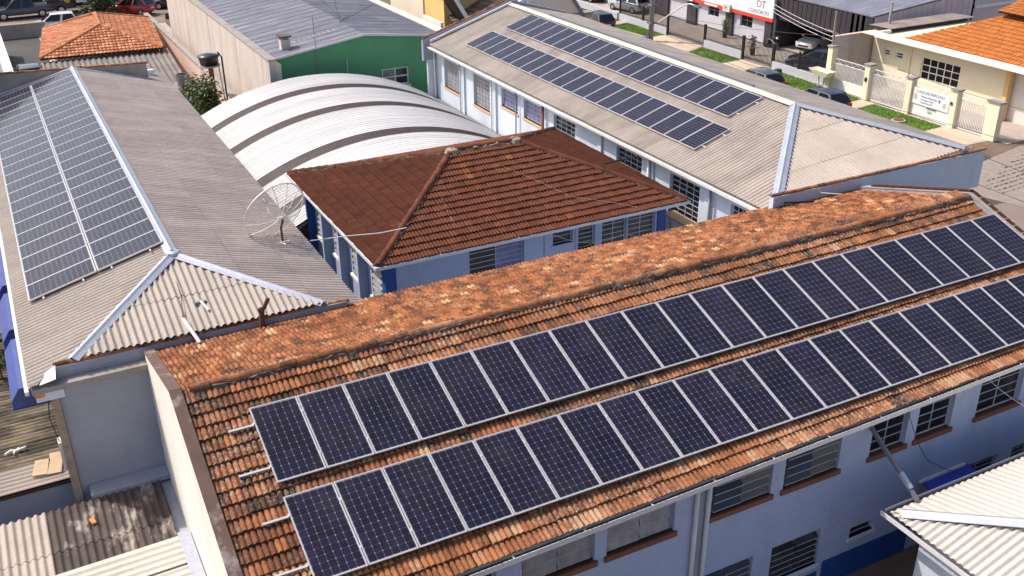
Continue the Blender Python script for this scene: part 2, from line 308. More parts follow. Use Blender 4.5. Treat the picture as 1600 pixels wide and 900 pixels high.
for L in LAWNS:
    xs = [p[0] for p in L]; ys = [p[1] for p in L]; ar = (max(xs) - min(xs)) * (max(ys) - min(ys))
    for _ in range(int(ar * 420)):
        x, y = random.uniform(min(xs), max(xs)), random.uniform(min(ys), max(ys))
        if not inpoly(x, y, L): continue
        a = random.uniform(0, 6.28); h = random.uniform(.04, .10); dx, dy = math.cos(a) * .025, math.sin(a) * .025; n = len(gv)
        gv += [(x - dx, y - dy, G), (x + dx, y + dy, G), (x + random.uniform(-.05, .05), y + random.uniform(-.05, .05), G + h)]; gf.append((n, n + 1, n + 2))
me = bpy.data.meshes.new('grass'); me.from_pydata(gv, [], gf); me.materials.append(M['grass']); tag(link('grass', me), 'short green grass of the verge lawns by the street', kind='stuff')
for L in ([(47.4, 51.3), (47.4, 46.4), (45.1, 45.9), (45.2, 51.1)], [(47.3, 41.3), (47.4, 37.9), (45.0, 38.1), (45.1, 41.2)], [(47.3, 28.9), (47.3, 27.8), (45.0, 27.6), (45.0, 28.7)], [(47.3, 22.1), (47.4, 19.3), (45.0, 19.1), (45.0, 22)]):
    flat('driveway', L, G + .004, M['drive'])

# ------------------------------------------------------------------ tile roofs
def tile_profile(w, ln, kind):
    vs = []; fs = []
    if kind == 'double': prof = [(k / 8 * w, .048 * abs(math.sin(2 * math.pi * k / 8)) ** .8) for k in range(9)]
    else: prof = [(k / 8 * w, .055 * math.sin(math.pi * k / 8) ** .7 if 0 < k < 8 else 0) for k in range(9)]
    for (u, h) in prof: vs.append((u, 0, h * .8))
    for (u, h) in prof: vs.append((u, ln, h + .052))
    for (u, h) in prof: vs.append((u, ln + .004, h * .95 + .018))
    for r in range(2):
        for k in range(8): fs.append((r * 9 + k, (r + 1) * 9 + k, (r + 1) * 9 + k + 1, r * 9 + k + 1))
    return vs, fs
def tile_roof(parent, O, U, D, nu, nv, m, tw, tl, poly=None, indiv=0, skip=None, kind='double', colfn=None, deck=True, shear=0., name='roof_tile'):
    """O ridge-left corner, U along the ridge, D down the slope (vectors spanning one tile step: tw, tl)."""
    U = V(U).normalized(); D = V(D).normalized(); N = U.cross(-D).normalized()
    if N.z < 0: N = -N
    O = V(O); tv, tf = tile_profile(tw, tl + .05, kind); tv = np.array(tv)
    A = np.array([list(U), list(D), list(N)])
    cand = []
    for j in range(nv):
        for i in range(nu):
            cu, cv = (i + .5) * tw, (j + .5) * tl
            if poly and not inpoly(cu, cv, poly): 
                # keep tiles that touch the outline; they are cut by the hip afterwards
                if not any(inpoly(i * tw + a * tw, j * tl + c * tl, poly) for a in (0, 1) for c in (0, 1)): continue
                edge = True
            else: edge = bool(poly) and not all(inpoly(i * tw + a * tw, j * tl + c * tl + .01, poly) for a in (0, 1) for c in (0, 1))
            cand.append((i, j, edge))
    base = np.array(list(O))
    pos = {(i, j): base + A[0] * i * tw + A[1] * j * tl + A[1] * (shear * i) for i, j, e in cand}
    chosen = set()
    if indiv:
        ok = [(i, j) for i, j, e in cand if not e and not (skip and skip((i + .5) * tw, (j + .5) * tl))]
        ok.sort(key=lambda q: np.linalg.norm(pos[q] - np.array(list(CAM))))
        chosen = set(ok[:indiv])
    # individual tiles share a bank of meshes that differ in tone
    bank = []
    if indiv:
        for k in range(14):
            me = bpy.data.meshes.new(name); me.from_pydata([tuple(x) for x in tv], [], tf); me.materials.append(m)
            a = me.attributes.new('tone', 'FLOAT', 'FACE'); a.data.foreach_set('value', [k / 13] * len(tf)); bank.append(me)
    Vs = []; Fs = []; T = []; nb = 0
    for i, j, e in cand:
        t = min(1, max(0, colfn(i, j) if colfn else random.random()))
        jit = random.uniform(-.010, .010), random.uniform(-.012, .012), random.uniform(-.003, .008)
        yaw = random.uniform(-.02, .02)
        p = pos[(i, j)] + A[0] * jit[0] + A[1] * jit[1] + A[2] * jit[2]
        ca, sa = math.cos(yaw), math.sin(yaw)
        X = A[0] * ca + A[1] * sa; Y = A[1] * ca - A[0] * sa
        if (i, j) in chosen:
            mt = Matrix(((X[0], Y[0], A[2][0], p[0]), (X[1], Y[1], A[2][1], p[1]), (X[2], Y[2], A[2][2], p[2]), (0, 0, 0, 1)))
            link(name, bank[int(t * 13.99)], parent, mt)
        else:
            Vs.append(p + tv[:, :1] * X + tv[:, 1:2] * Y + tv[:, 2:] * A[2]); Fs += [tuple(q + nb for q in f) for f in tf]; T += [t] * len(tf); nb += len(tv)
    if Vs:
        me = bpy.data.meshes.new('roof_tiles'); me.from_pydata(np.concatenate(Vs).tolist(), [], Fs); me.materials.append(m)
        a = me.attributes.new('tone', 'FLOAT', 'FACE'); a.data.foreach_set('value', T)
        if poly:
            bm = bmesh.new(); bm.from_mesh(me); cx = sum(p[0] for p in poly) / len(poly); cy = sum(p[1] for p in poly) / len(poly)
            for k in range(len(poly)):
                (u0, v0), (u1, v1) = poly[k], poly[(k + 1) % len(poly)]
                if abs(v1 - v0) < 1e-4: continue
                n2 = (v1 - v0, -(u1 - u0))
                if n2[0] * (cx - u0) + n2[1] * (cy - v0) > 0: n2 = (-n2[0], -n2[1])
                co = O + U * u0 + D * v0; no = U * n2[0] + D * n2[1]
                bmesh.ops.bisect_plane(bm, geom=bm.verts[:] + bm.edges[:] + bm.faces[:], plane_co=co, plane_no=no, clear_outer=True)
            bm.to_mesh(me); bm.free()
        o = link('roof_tiles', me, parent); tag(o, kind='stuff')
    if deck:
        P = poly or [(0, 0), (nu * tw, 0), (nu * tw, nv * tl), (0, nv * tl)]
        pts = [O + U * u + D * (v + shear * u / tw) - N * .03 for u, v in P]
        d = MB().prism(pts, -N * .06).build('roof_deck', M['deck'], parent); fixn(d.data)
def ridge_row(parent, a, b, m, r=.12, ln=.40, mortar=None, step=None, name='ridge_tile', bank=10):
    a, b = V(a), V(b); d = (b - a); L = d.length; d.normalize(); step = step or ln * .88
    side = d.cross(V((0, 0, 1))).normalized(); upv = side.cross(d)
    meshes = []
    for k in range(bank):
        vs = []; fs = []
        for q, (t, rr) in enumerate(((0, r * .88), (ln, r), (ln, r * .82))):
            for s in range(9):
                an = math.pi * s / 8; vs.append((t, -math.cos(an) * rr, math.sin(an) * rr - .03))
        for q in range(2):
            for s in range(8): fs.append((q * 9 + s, q * 9 + s + 1, (q + 1) * 9 + s + 1, (q + 1) * 9 + s))
        me = bpy.data.meshes.new(name); me.from_pydata(vs, [], fs); me.materials.append(m)
        at = me.attributes.new('tone', 'FLOAT', 'FACE'); at.data.foreach_set('value', [.2 + .7 * k / bank] * len(fs)); meshes.append(me)
    n = max(1, int(L / step))
    for k in range(n):
        p = a + d * (k * L / n) + upv * random.uniform(0, .012) + side * random.uniform(-.012, .012)
        dd = (d + side * random.uniform(-.03, .03) + upv * random.uniform(-.02, .02)).normalized(); s2 = dd.cross(upv).normalized(); u2 = s2.cross(dd)
        link(name, random.choice(meshes), parent, frame(p, dd, -s2, u2))
    if mortar:
        vs = []; fs = []; nn = int(L / .11)
        for k in range(nn + 1):
            p = a + d * (k * L / nn); j = lambda: random.uniform(-.03, .04) * (1.6 if k % 4 == 0 else .7)
            for s, hgt in ((-1.3, -.10), (-1.02, .0), (0, .02), (1.02, .0), (1.35, -.11)):
                vs.append(p + side * (s * r + j()) + upv * (hgt + j()))
        for k in range(nn):
            for q in range(4): fs.append((k * 5 + q, k * 5 + q + 1, (k + 1) * 5 + q + 1, (k + 1) * 5 + q))
        mm = MB().add(vs, fs).build('ridge_mortar', mortar, parent)

# ------------------------------------------------------------------ corrugated roofs
_sheet = {}
def sheet_mesh(key, w, ln, pitch, amp, m, prof='sine', lift=.014):
    k = (key, round(w, 3), round(ln, 3))
    if k in _sheet: return _sheet[k]
    vs, fs = sheet_geo(w, ln, pitch, amp, prof, lift)
    me = bpy.data.meshes.new('corrugated_sheet'); me.from_pydata(vs, [], fs); me.materials.append(m)
    me.polygons.foreach_set('use_smooth', [True] * len(fs)); _sheet[k] = me; return me
def sheet_geo(w, ln, pitch, amp, prof, lift):
    if prof == 'sine':
        n = max(2, int(round(w / pitch * 8))); us = [(i / n * w, amp * math.sin(2 * math.pi * i / n * w / pitch)) for i in range(n + 1)]
    else:
        us = []; x = 0
        while x < w - 1e-6:
            us += [(x, 0), (x + pitch * .58, 0), (x + pitch * .68, amp), (x + pitch * .9, amp)]; x += pitch
        us.append((min(x, w), 0))
    k = len(us); vs = [(u, 0, h) for u, h in us] + [(u, ln, h + lift) for u, h in us] + [(u, ln, h + lift) for u, h in us] + [(u, ln + .002, h + lift - .02) for u, h in us]
    fs = []
    for r in (0, 2):
        for i in range(k - 1): fs.append((r * k + i, (r + 1) * k + i, (r + 1) * k + i + 1, r * k + i + 1))
    return vs, fs
def corr_roof(parent, O, U, D, poly, m, sheet_w, rows, pitch=.177, amp=.034, prof='sine', key='', name='corrugated_sheet', mfn=None, deckm=None, overlap=.12):
    """poly in (u,v); rows = list of v boundaries; each sheet is its own part, cut where the hips cross it."""
    O, U, D = V(O), V(U).normalized(), V(D).normalized(); N = U.cross(-D).normalized()
    flip = N.z < 0
    if flip: N = -N
    cx = sum(p[0] for p in poly) / len(poly); cy = sum(p[1] for p in poly) / len(poly)
    umin = min(p[0] for p in poly); umax = max(p[0] for p in poly)
    ncol = int(math.ceil((umax - umin) / sheet_w - 1e-6))
    for r in range(len(rows) - 1):
        v0, v1 = rows[r], rows[r + 1]
        for c in range(ncol):
            u0 = umin + c * sheet_w
            mm = mfn(c, r) if mfn else m
            cs = [(u0 + 1e-3, v0 + 1e-3), (u0 + sheet_w - 1e-3, v0 + 1e-3), (u0 + sheet_w - 1e-3, v1 - 1e-3), (u0 + 1e-3, v1 - 1e-3)]
            ins = [inpoly(a, b_, poly) for a, b_ in cs]
            j = random.uniform(-.006, .006)
            mt = frame(O + U * u0 + D * (v0 + j) + N * random.uniform(0, .005), U, D, N)
            if all(ins):
                o = link(name, sheet_mesh(key + mm.name, sheet_w + .01, v1 - v0 + overlap, pitch, amp, mm, prof), parent, mt)
            else:
                vs, fs = sheet_geo(sheet_w + .01, v1 - v0 + overlap, pitch, amp, prof, .014)
                me = bpy.data.meshes.new(name); me.from_pydata(vs, [], fs); bm = bmesh.new(); bm.from_mesh(me)
                for k in range(len(poly)):
                    (a0, b0), (a1, b1) = poly[k], poly[(k + 1) % len(poly)]
                    n2 = (b1 - b0, -(a1 - a0))
                    if n2[0] * (cx - a0) + n2[1] * (cy - b0) > 0: n2 = (-n2[0], -n2[1])
                    bmesh.ops.bisect_plane(bm, geom=bm.verts[:] + bm.edges[:] + bm.faces[:], plane_co=(a0 - u0, b0 - v0, 0), plane_no=(n2[0], n2[1], 0), clear_outer=True)
                bm.to_mesh(me); bm.free()
                if len(me.polygons) == 0: continue
                me.materials.append(mm); me.polygons.foreach_set('use_smooth', [True] * len(me.polygons)); link(name, me, parent, mt)
    if deckm:
        d = MB().prism([O + U * u + D * v - N * .05 for u, v in poly], -N * .05).build('roof_deck', deckm, parent); fixn(d.data)
def cap_strip(parent, a, b, wdt, h, m, name='ridge_cap', seg=None, n0=V((0, 0, 1)), ext=0):
    a, b = V(a), V(b); d = (b - a); L = d.length; d.normalize(); side = d.cross(n0).normalized(); upv = side.cross(d)
    seg = seg or L; n = max(1, int(round(L / seg))); ln = L / n
    prof = [(-wdt, -h), (-wdt * .35, -.005), (0, .035), (wdt * .35, -.005), (wdt, -h)]
    vs = [(t, s, z) for t in (0, ln + .03) for s, z in prof]; vs += [(t, s, z - .012) for t, s, z in vs]
    fs = [(i, i + 5, i + 6, i + 1) for i in range(4)] + [(i + 10, i + 11, i + 16, i + 15) for i in range(4)] + [(i, i + 1, i + 11, i + 10) for i in range(4)] + [(i + 5, i + 15, i + 16, i + 6) for i in range(4)]
    fs += [(0, 10, 15, 5), (4, 9, 19, 14)]
    me = MB().add(vs, fs).mesh(name, m)
    for k in range(n): link(name, me, parent, frame(a + d * (k * ln) + upv * (.004 * (k % 2)), d, -side, upv))

# ------------------------------------------------------------------ walls with openings and windows
def wall(parent, O, U, W, H, N, openings, m, depth=.16, name='wall', thick=None, reveal=True):
    """face of a wall with recessed openings; openings (u0, z0, u1, z1). O is the bottom-left corner on the outer face."""
    O, U, N = V(O), V(U).normalized(), V(N).normalized(); Z = V((0, 0, 1)); b = MB()
    us = sorted(set([0, W] + [q for o in openings for q in (o[0], o[2])])); zs = sorted(set([0, H] + [q for o in openings for q in (o[1], o[3])]))
    Pt = lambda u, z, d=0: O + U * u + Z * z - N * d
    for i in range(len(us) - 1):
        for j in range(len(zs) - 1):
            cu, cz = (us[i] + us[i + 1]) / 2, (zs[j] + zs[j + 1]) / 2
            if any(o[0] < cu < o[2] and o[1] < cz < o[3] for o in openings): continue
            b.quad(Pt(us[i], zs[j]), Pt(us[i + 1], zs[j]), Pt(us[i + 1], zs[j + 1]), Pt(us[i], zs[j + 1]))
    for (u0, z0, u1, z1) in openings:
        for p, q in (((u0, z0), (u0, z1)), ((u0, z1), (u1, z1)), ((u1, z1), (u1, z0)), ((u1, z0), (u0, z0))):
            b.quad(Pt(*p), Pt(*p, depth), Pt(*q, depth), Pt(*q))
    t = thick or .25
    b.quad(Pt(0, 0, t), Pt(W, 0, t), Pt(W, H, t), Pt(0, H, t)); b.quad(Pt(0, H), Pt(W, H), Pt(W, H, t), Pt(0, H, t)); b.quad(Pt(0, 0), Pt(0, H), Pt(0, H, t), Pt(0, 0, t)); b.quad(Pt(W, 0), Pt(W, H), Pt(W, H, t), Pt(W, 0, t))
    return b.build(name, m, parent)
def window(parent, O, U, N, w, h, cols, rows, style='grid', glass=None, fm=None, sill=None, depth=.10, bar=.022, fr=.045, open_=None, sill_d=.10, sill_h=.11, sill_in=0, mid=None):
    """frame is the part, panes and sill its sub-parts. O bottom-left of the opening on the outer wall face."""
    O, U, N = V(O), V(U).normalized(), V(N).normalized(); Z = V((0, 0, 1)); fm = fm or M['win_metal']; glass = glass or M['dark_glass']
    P = lambda u, z, d: O + U * u + Z * z - N * d
    f = MB(); d0 = depth
    for (u0, z0, u1, z1) in ((0, 0, fr, h), (w - fr, 0, w, h), (fr, 0, w - fr, fr), (fr, h - fr, w - fr, h)):
        f.obox(P(u0, z0, d0), U * (u1 - u0), Z * (z1 - z0), -N * .05)
    cw = (w - 2 * fr) / cols; rh = (h - 2 * fr) / rows
    for c in range(1, cols): f.obox(P(fr + c * cw - bar / 2, fr, d0 - .006), U * bar, Z * (h - 2 * fr), -N * .04)
    if style != 'louver':
        for r in range(1, rows): f.obox(P(fr, fr + r * rh - bar / 2, d0 - .003), U * (w - 2 * fr), Z * bar, -N * .034)
    else:
        f.obox(P(fr, h * .86, d0 - .003), U * (w - 2 * fr), Z * bar, -N * .034)
    wn = f.build('window', fm, parent)
    if style == 'louver':
        MB().obox(P(.0, .0, d0 + .145), U * w, Z * h, -N * .02).build('dark_backing', M['dark_glass'], wn)  # black panel: darkness of the unlit room put in as colour
        hh = (h * .86 - fr) / rows
        for c in range(cols):
            k_open = 1 if open_ is None else open_[c % len(open_)]
            for r in range(rows):
                a = R_(8 + 40 * k_open * random.uniform(.8, 1.1)); z = fr + (r + 1) * hh
                bt = MB(); dv = -Z * math.cos(a) * hh * .98 + N * math.sin(a) * hh * .98
                bt.obox(P(fr + c * cw + bar * .7, z, d0 + .02), U * (cw - bar * 1.4), dv, (dv.cross(U)).normalized() * .008)
                bt.build('pane', glass[c % len(glass)] if isinstance(glass, list) else glass, wn)
                lv = P(fr + c * cw + bar * .5, z, d0 + .02) + dv
                MB().obox(lv - Z * .012 - N * .01, U * (cw - bar), Z * .022, N * .016).build('pane_rail', fm, wn)
    else:
        if rows * cols <= 24:
            for c in range(cols):
                for r in range(rows):
                    MB().obox(P(fr + c * cw, fr + r * rh, d0 + .014), U * (cw), Z * (rh), -N * .008).build('pane', glass[(c + r * cols) % len(glass)] if isinstance(glass, list) else glass, wn)
        else:
            b = MB(); 
            for c in range(cols):
                for r in range(rows): b.obox(P(fr + c * cw + .002, fr + r * rh + .002, d0 + .014 + random.uniform(0, .004)), U * (cw - .004), Z * (rh - .004), -N * .008)
            b.build('panes', glass, wn, kind='stuff')
    if sill:
        MB().obox(P(-.06, -sill_h, -sill_d), U * (w + .12), Z * sill_h, -N * (sill_d + depth)).build('sill', sill, wn)
    return wn

# ------------------------------------------------------------------ solar panels
def panel_meshes(w, l):
    fw = .021; T = .04
    f = MB(); f.box((0, 0, -T), (fw, l, 0)); f.box((w - fw, 0, -T), (w, l, 0)); f.box((fw, 0, -T), (w - fw, fw, 0)); f.box((fw, l - fw, -T), (w - fw, l, 0))
    bs = MB(); bs.box((fw, fw, -.018), (w - fw, l - fw, -.008))
    mx, my = .012, .02; cw = (w - 2 * fw - 2 * mx) / 6; cl = (l - 2 * fw - 2 * my) / 12
    fr, bk = f.mesh('frame', M['alu']), bs.mesh('backsheet', M['backsheet']); cells = []
    for var in range(6):
        vs = []; fs = []; T_ = []
        for i in range(6):
            for j in range(12):
                x0, y0 = fw + mx + i * cw + .0021, fw + my + j * cl + .0021; x1, y1 = x0 + cw - .0042, y0 + cl - .0042; c = .013; n = len(vs)
                vs += [(x, y, -.006) for x, y in ((x0 + c, y0), (x1 - c, y0), (x1, y0 + c), (x1, y1 - c), (x1 - c, y1), (x0 + c, y1), (x0, y1 - c), (x0, y0 + c))]
                fs.append(tuple(range(n, n + 8))); T_.append(min(1, max(0, random.gauss(.4, .28))))
        me = bpy.data.meshes.new('cells'); me.from_pydata(vs, [], fs); me.materials.append(M['cell'])
        a = me.attributes.new('tone', 'FLOAT', 'FACE'); a.data.foreach_set('value', T_); cells.append(me)
    return fr, bk, cells
PM = {}
def solar_panel(O, U, D, w, l, label, group):
    k = (w, l)
    if k not in PM: PM[k] = panel_meshes(w, l)
    fr, bk, ce = PM[k]
    U, D = V(U).normalized(), V(D).normalized(); N = U.cross(D)
    flip = N.z < 0
    t = bpy.data.objects.new('solar_panel', None); COL.objects.link(t); t.empty_display_size = .2
    O = V(O)
    if flip: O = O + U * w; U = -U; N = U.cross(D)
    O = O + N * random.uniform(-.004, .004)
    mt = frame(O, U, D, N); attach(t, None, mt); tag(t, label, 'solar panel', group)
    link('frame', fr, t, mt); link('backsheet', bk, t, mt); link('cells', random.choice(ce), t, mt)
def rail(a, b, N, label, group, clamps=(), wd=.045, clamp_m=None):
    a, b, N = V(a), V(b), V(N).normalized(); d = (b - a).normalized(); s = d.cross(N).normalized()
    t = thing('mounting_rail', label, 'rail', tuple(a), group=group)
    MB().obox(a - s * wd / 2 - N * .05, b - a, s * wd, N * .05).build('rail_bar', M['alu'], t)
    cm = MB().obox((-.022, -.03, -.004), (.044, 0, 0), (0, .06, 0), (0, 0, .05)).mesh('clamp', M['alu'])
    for c in clamps: link('clamp', cm, t, frame(a + d * c, d, N.cross(d), N))
    ft = MB().obox((-.02, -.02, -.16), (.04, 0, 0), (0, .04, 0), (0, 0, .16)).mesh('foot', M['alu'])
    L = (b - a).length; n = max(2, int(L / 2))
    for k in range(n + 1): link('foot', ft, t, frame(a + d * (.1 + (L - .2) * k / n) - N * .05, d, N.cross(d), N))

# ------------------------------------------------------------------ front school building (orange tiled roof)
SL = math.atan(.34442); cs, sn = math.cos(SL), math.sin(SL)
front = thing('school_building', 'long lilac-blue two-storey building under an orange tiled gable roof carrying two rows of solar panels', 'building', (10.5, 0, G))
RX0, RX1 = -1.12, 22.2; RY, RZ = .98, .155
tw, tl = .236, .334
nu = int((RX1 - RX0) / tw); TW = (RX1 - RX0) / nu
def under(u, v):
    x = RX0 + u; return .15 + x > .3 and x < 22.1 and (1.12 < v < 2.95 or 3.5 < v < 5.25)
patch = np.random.default_rng(3)
gcol = np.cumsum(patch.normal(0, .25, 200)); 
def fcol(i, j):
    # roof was patched in runs: groups of neighbours share a tone; lower courses are newer
    g = math.sin(i * .7 + j * 3.1) * .12 + math.sin(i * .23 - j * 1.7) * .13
    return .42 + g + random.gauss(0, .16) + (.16 if j > 13 else 0)
tile_roof(front, (RX0, RY, RZ), (1, 0, 0), (0, -cs, -sn), nu, 18, M['tile_orange'], TW, tl, indiv=300, skip=under, colfn=fcol, shear=-.0042)
bs_ = math.atan(.28); cb, sb = math.cos(bs_), math.sin(bs_)
def bcol(i, j): return .5 + math.sin(i * .45 + j * .9) * .08 + random.gauss(0, .27)
tile_roof(front, (RX1, RY, RZ), (-1, 0, 0), (0, cb, -sb), nu, 14, M['tile_back'], TW, .343, poly=[(0, 0), (nu * TW, 0), (nu * TW, 4.43), (18.3, 4.8), (3.6, 4.8), (0, 4.43)], colfn=bcol, name='back_roof_tile')
ridge_row(front, (RX0 + .15, RY, RZ + .06), (RX1, RY - .06, RZ + .05), M['tile_orange'], .125, .42, mortar=M['mortar'])
# walls
WY = -4.1
ups = [(4.18, 1.74), (6.22, 1.75), (8.97, 1.72), (11.06, 1.70), (13.76, 1.2), (15.3, 1.25), (17.47, 1.66), (1.9, 1.7), (19.7, 1.66)]
lows = [(10.98, 1.56, -6.12, -5.0), (8.75, 1.66, -6.12, -5.0), (13.57, .82, -5.74, -5.42), (17.44, 1.42, -5.75, -4.9), (19.4, 1.42, -5.75, -4.9)]
ops = [(x - RX0, -3.3 - G, x - RX0 + w_, -2.15 - G) for x, w_ in ups] + [(x - RX0, z0 - G, x - RX0 + w_, z1 - G) for x, w_, z0, z1 in lows]
wall(front, (RX0, WY, G), (1, 0, 0), RX1 - RX0, 5.05, (0, -1, 0), ops, M['blue_wall'], .17, 'front_wall')
MB().box((12.75, WY - .012, G), (15.75, WY - .002, -6.15)).build('blue_dado', M['royal_blue'], front)
MB().box((7.0, WY - .012, G), (12.6, WY - .002, -6.4)).build('blue_dado', M['royal_blue'], front)
for k, (x, w_) in enumerate(ups):
    gl = M['frost_glass'] if k in (0, 1) else M['louvre_glass']
    window(front, (x, WY, -3.3), (1, 0, 0), (0, -1, 0), w_, 1.15, 2, 4 if k not in (0, 1) else 3, 'louver' if k in (0, 1, 2, 3, 8) else 'grid', gl if k in (0, 1, 2, 3, 8) else M['dark_glass'], sill=M['sill_brown'], depth=.12, open_=(.15, .1) if k in (0, 1) else (.9, .5) if k in (2, 3, 8) else (.4, .3), sill_h=.13, sill_d=.06)
for k, (x, w_, z0, z1) in enumerate(lows):
    window(front, (x, WY, z0), (1, 0, 0), (0, -1, 0), w_, z1 - z0, 1 if k == 2 else 2, 1 if k == 2 else 5, 'grid' if k in (2, 3, 4) else 'louver', M['louvre_glass'], sill=M['pale_blue_wall'], depth=.12, open_=(1, 1), sill_h=.10, sill_d=.05)
# back and end walls
MB().box((RX0, 4.9, G), (RX1, 5.15, -1.25)).build('back_wall', M['blue_wall'], front)
def gable(x0, x1, m, capm, name, capw=.0, lift=.10, yb=5.15, yf=-4.55):
    pts = [(x0, yf, G), (x0, yb, G), (x0, yb, RZ - .28 * (yb - RY) + lift), (x0, RY, RZ + lift), (x0, yf, RZ - .3444 * (RY - yf) + lift)]
    g = MB().prism(pts, (x1 - x0, 0, 0)).build(name, m, front); fixn(g.data)
    for (ya, za), (yb_, zb) in (((yb, pts[2][2]), (RY, pts[3][2])), ((RY, pts[3][2]), (yf, pts[4][2]))):
        c = MB().prism([(x0 - .015, ya, za + .003), (x1 + .012, ya, za + .003), (x1 + .012, ya, za + .04), (x0 - .015, ya, za + .04)], (0, yb_ - ya, zb - za)).build('wall_cap', capm, front); fixn(c.data)
gable(-1.36, -1.14, M['white_wall'], M['cap_brown'], 'gable_wall')
gable(22.22, 22.48, M['grey_blue_wall'], M['cap_grey'], 'gable_wall', lift=.14)
# brick coping on the far gable
brick = MB().box((0, 0, 0), (.17, .30, .05)).mesh('coping_brick', M['tile_brown'])
for k in range(17):
    y = RY - k * .32; z = RZ - .3444 * (RY - y) + .185
    link('coping_brick', brick, front, frame((22.36, y, z), (1, 0, 0), (0, -cs, -sn)))
for k in range(12):
    y = RY + k * .32; link('coping_brick', brick, front, frame((22.30, y, RZ - .28 * (y - RY) + .185), (1, 0, 0), (0, cb, -sb), None))
# gutter, brackets, soffit, downpipes
def gy(x): return -4.70 + (x - RX0) * .0178
def gz(x): return -1.86 + (x - RX0) * .0062
g = MB()
for (dy, z0, z1, t) in ((-.16, -.10, .03, .012), (-.01, -.10, .02, .012)):
    g.obox((RX0, gy(RX0) + dy, gz(RX0) + z0), (RX1 - RX0, gy(RX1) - gy(RX0), gz(RX1) - gz(RX0)), (0, t, 0), (0, 0, z1 - z0))
g.obox((RX0, gy(RX0) - .148, gz(RX0) - .10), (RX1 - RX0, gy(RX1) - gy(RX0), gz(RX1) - gz(RX0)), (0, .138, 0), (0, 0, .012))
gut = g.build('gutter', M['white_metal'], front)
MB().obox((RX0, gy(RX0) - .146, gz(RX0) - .085), (RX1 - RX0, gy(RX1) - gy(RX0), gz(RX1) - gz(RX0)), (0, .134, 0), (0, 0, .03)).build('gutter_infill', M['mortar'], gut)  # dark mottled strip along the gutter floor
for k in range(14):
    x = .4 + k * 1.62; MB().obox((x, gy(x) - .165, gz(x) + .028), (.035, 0, 0), (0, .2, 0), (0, 0, .012)).build('bracket', M['white_metal'], gut)
MB().obox((RX0, gy(RX0), gz(RX0) - .09), (RX1 - RX0, gy(RX1) - gy(RX0), .14), (0, .55, 0), (0, 0, -.03)).build('soffit', M['white_paint'], front)
for x in (8.50, 8.82): MB().tube([(x, WY - .07, -2.0), (x, WY - .07, G)], .055, 8).build('downpipe', M['white_metal'], front, smooth=True)
MB().box((8.565, WY - .02, G), (8.755, WY - .004, -2.05)).build('pipe_panel', M['grey_blue_wall'], front)
# solar panels on the front roof
PW = 1.012; DL = V((0, -cs, -sn)); UX = V((1, 0, 0)); NN = V((0, -sn, cs))
for row, off in (('upper', 0.), ('lower', 2.333)):
    n = 22
    for i in range(n):
        e = ('%s solar panel from the left end of the %s row on the orange tiled roof' % (ORD[i], row)) if i < 11 else ('%s solar panel from the right end of the %s row on the orange tiled roof' % (ORD[n - 1 - i], row))
        if i == 0: e = 'leftmost solar panel of the %s row on the orange tiled roof' % row
        if i == n - 1: e = 'rightmost solar panel of the %s row on the orange tiled roof' % row
        solar_panel(V((PW * i + .008, 0, 0)) + DL * off, UX, DL, .994, 1.968, e, 'solar panels on the orange tiled roof')
    for q, (v, tx) in enumerate(((.42, 'higher'), (1.55, 'lower'))):
        a = V((-.52 - .1 * q, 0, 0)) + DL * (off + v) - NN * .042
        rail(a, a + V((23.2, 0, 0)), NN, 'aluminium rail under the %s panel row of the orange roof, the %s of its pair' % (row, tx), 'rails under the panels of the orange roof', [.52 + .1 * q + PW * i for i in range(n + 1)])

# ------------------------------------------------------------------ left building
left = thing('school_wing', 'brown-grey corrugated hip-roofed building with purple solar panel columns, at left', 'building', (0, 20, G))
LX, LZ, LT = .1, .06, .27; LEX0, LEX1 = -4.03, 4.33; la = math.atan(LT); lc, ls = math.cos(la), math.sin(la)
LL = (LX - LEX0) / lc; LR = (LEX1 - LX) / lc; YA, YF = 8.5, 32.1
# left slope: u along +y
corr_roof(left, (LX, 0, LZ), (0, 1, 0), (-lc, 0, -ls), [(YA, 0), (YF, 0), (YF, LL), (4.85, LL), (5.35, LL * .80)], M['fibro_pale'], 1.062, [0, 1.46, 2.92, LL + .02], key='L', overlap=.1)
corr_roof(left, (LX, 0, LZ), (0, 1, 0), (lc, 0, -ls), [(YA, 0), (YF, 0), (YF + 2.0, LR), (5.30, LR), (5.30, 3.25 / lc)], M['fibro_left'], 1.062, [0, 1.48, 2.98, LR + .02], key='R', overlap=.1)
hs = math.atan(.25); hip_poly = [(0, 0), (3.25, 3.22), (-2.82, 3.22)]
corr_roof(left, (LX, YA, LZ), (1, 0, 0), (0, -math.cos(hs), -math.sin(hs)), [(0, 0), (3.2, 3.3), (-2.85, 3.3)], M['fibro_pale'], 1.062, [0, 1.72, 3.4], key='H', amp=.032, overlap=.1)
cap_strip(left, (LX, YA - .05, LZ + .07), (LX, YF + .3, LZ + .07), .17, .06, M['zinc'], seg=2.4)
cap_strip(left, (LX, YA, LZ + .09), (-2.95, 5.35, -.72), .17, .05, M['zinc'], name='hip_cap', seg=2.3)
cap_strip(left, (LX, YA, LZ + .09), (3.25, 5.35, -.72), .17, .05, M['zinc'], name='hip_cap', seg=2.3)
MB().lathe((LX, YA, LZ + .04), [(.22, 0), (.19, .07), (.05, .11)], 8).build('ridge_knot', M['zinc'], left)
MB().prism([(LEX0 + .25, 4.85, -1.00), (LEX0 + .62, 4.85, -.93), (-3.36, 5.28, -.80), (-3.6, 5.28, -.92)], (0, 0, .02)).build('corner_flashing', M['zinc'], left)
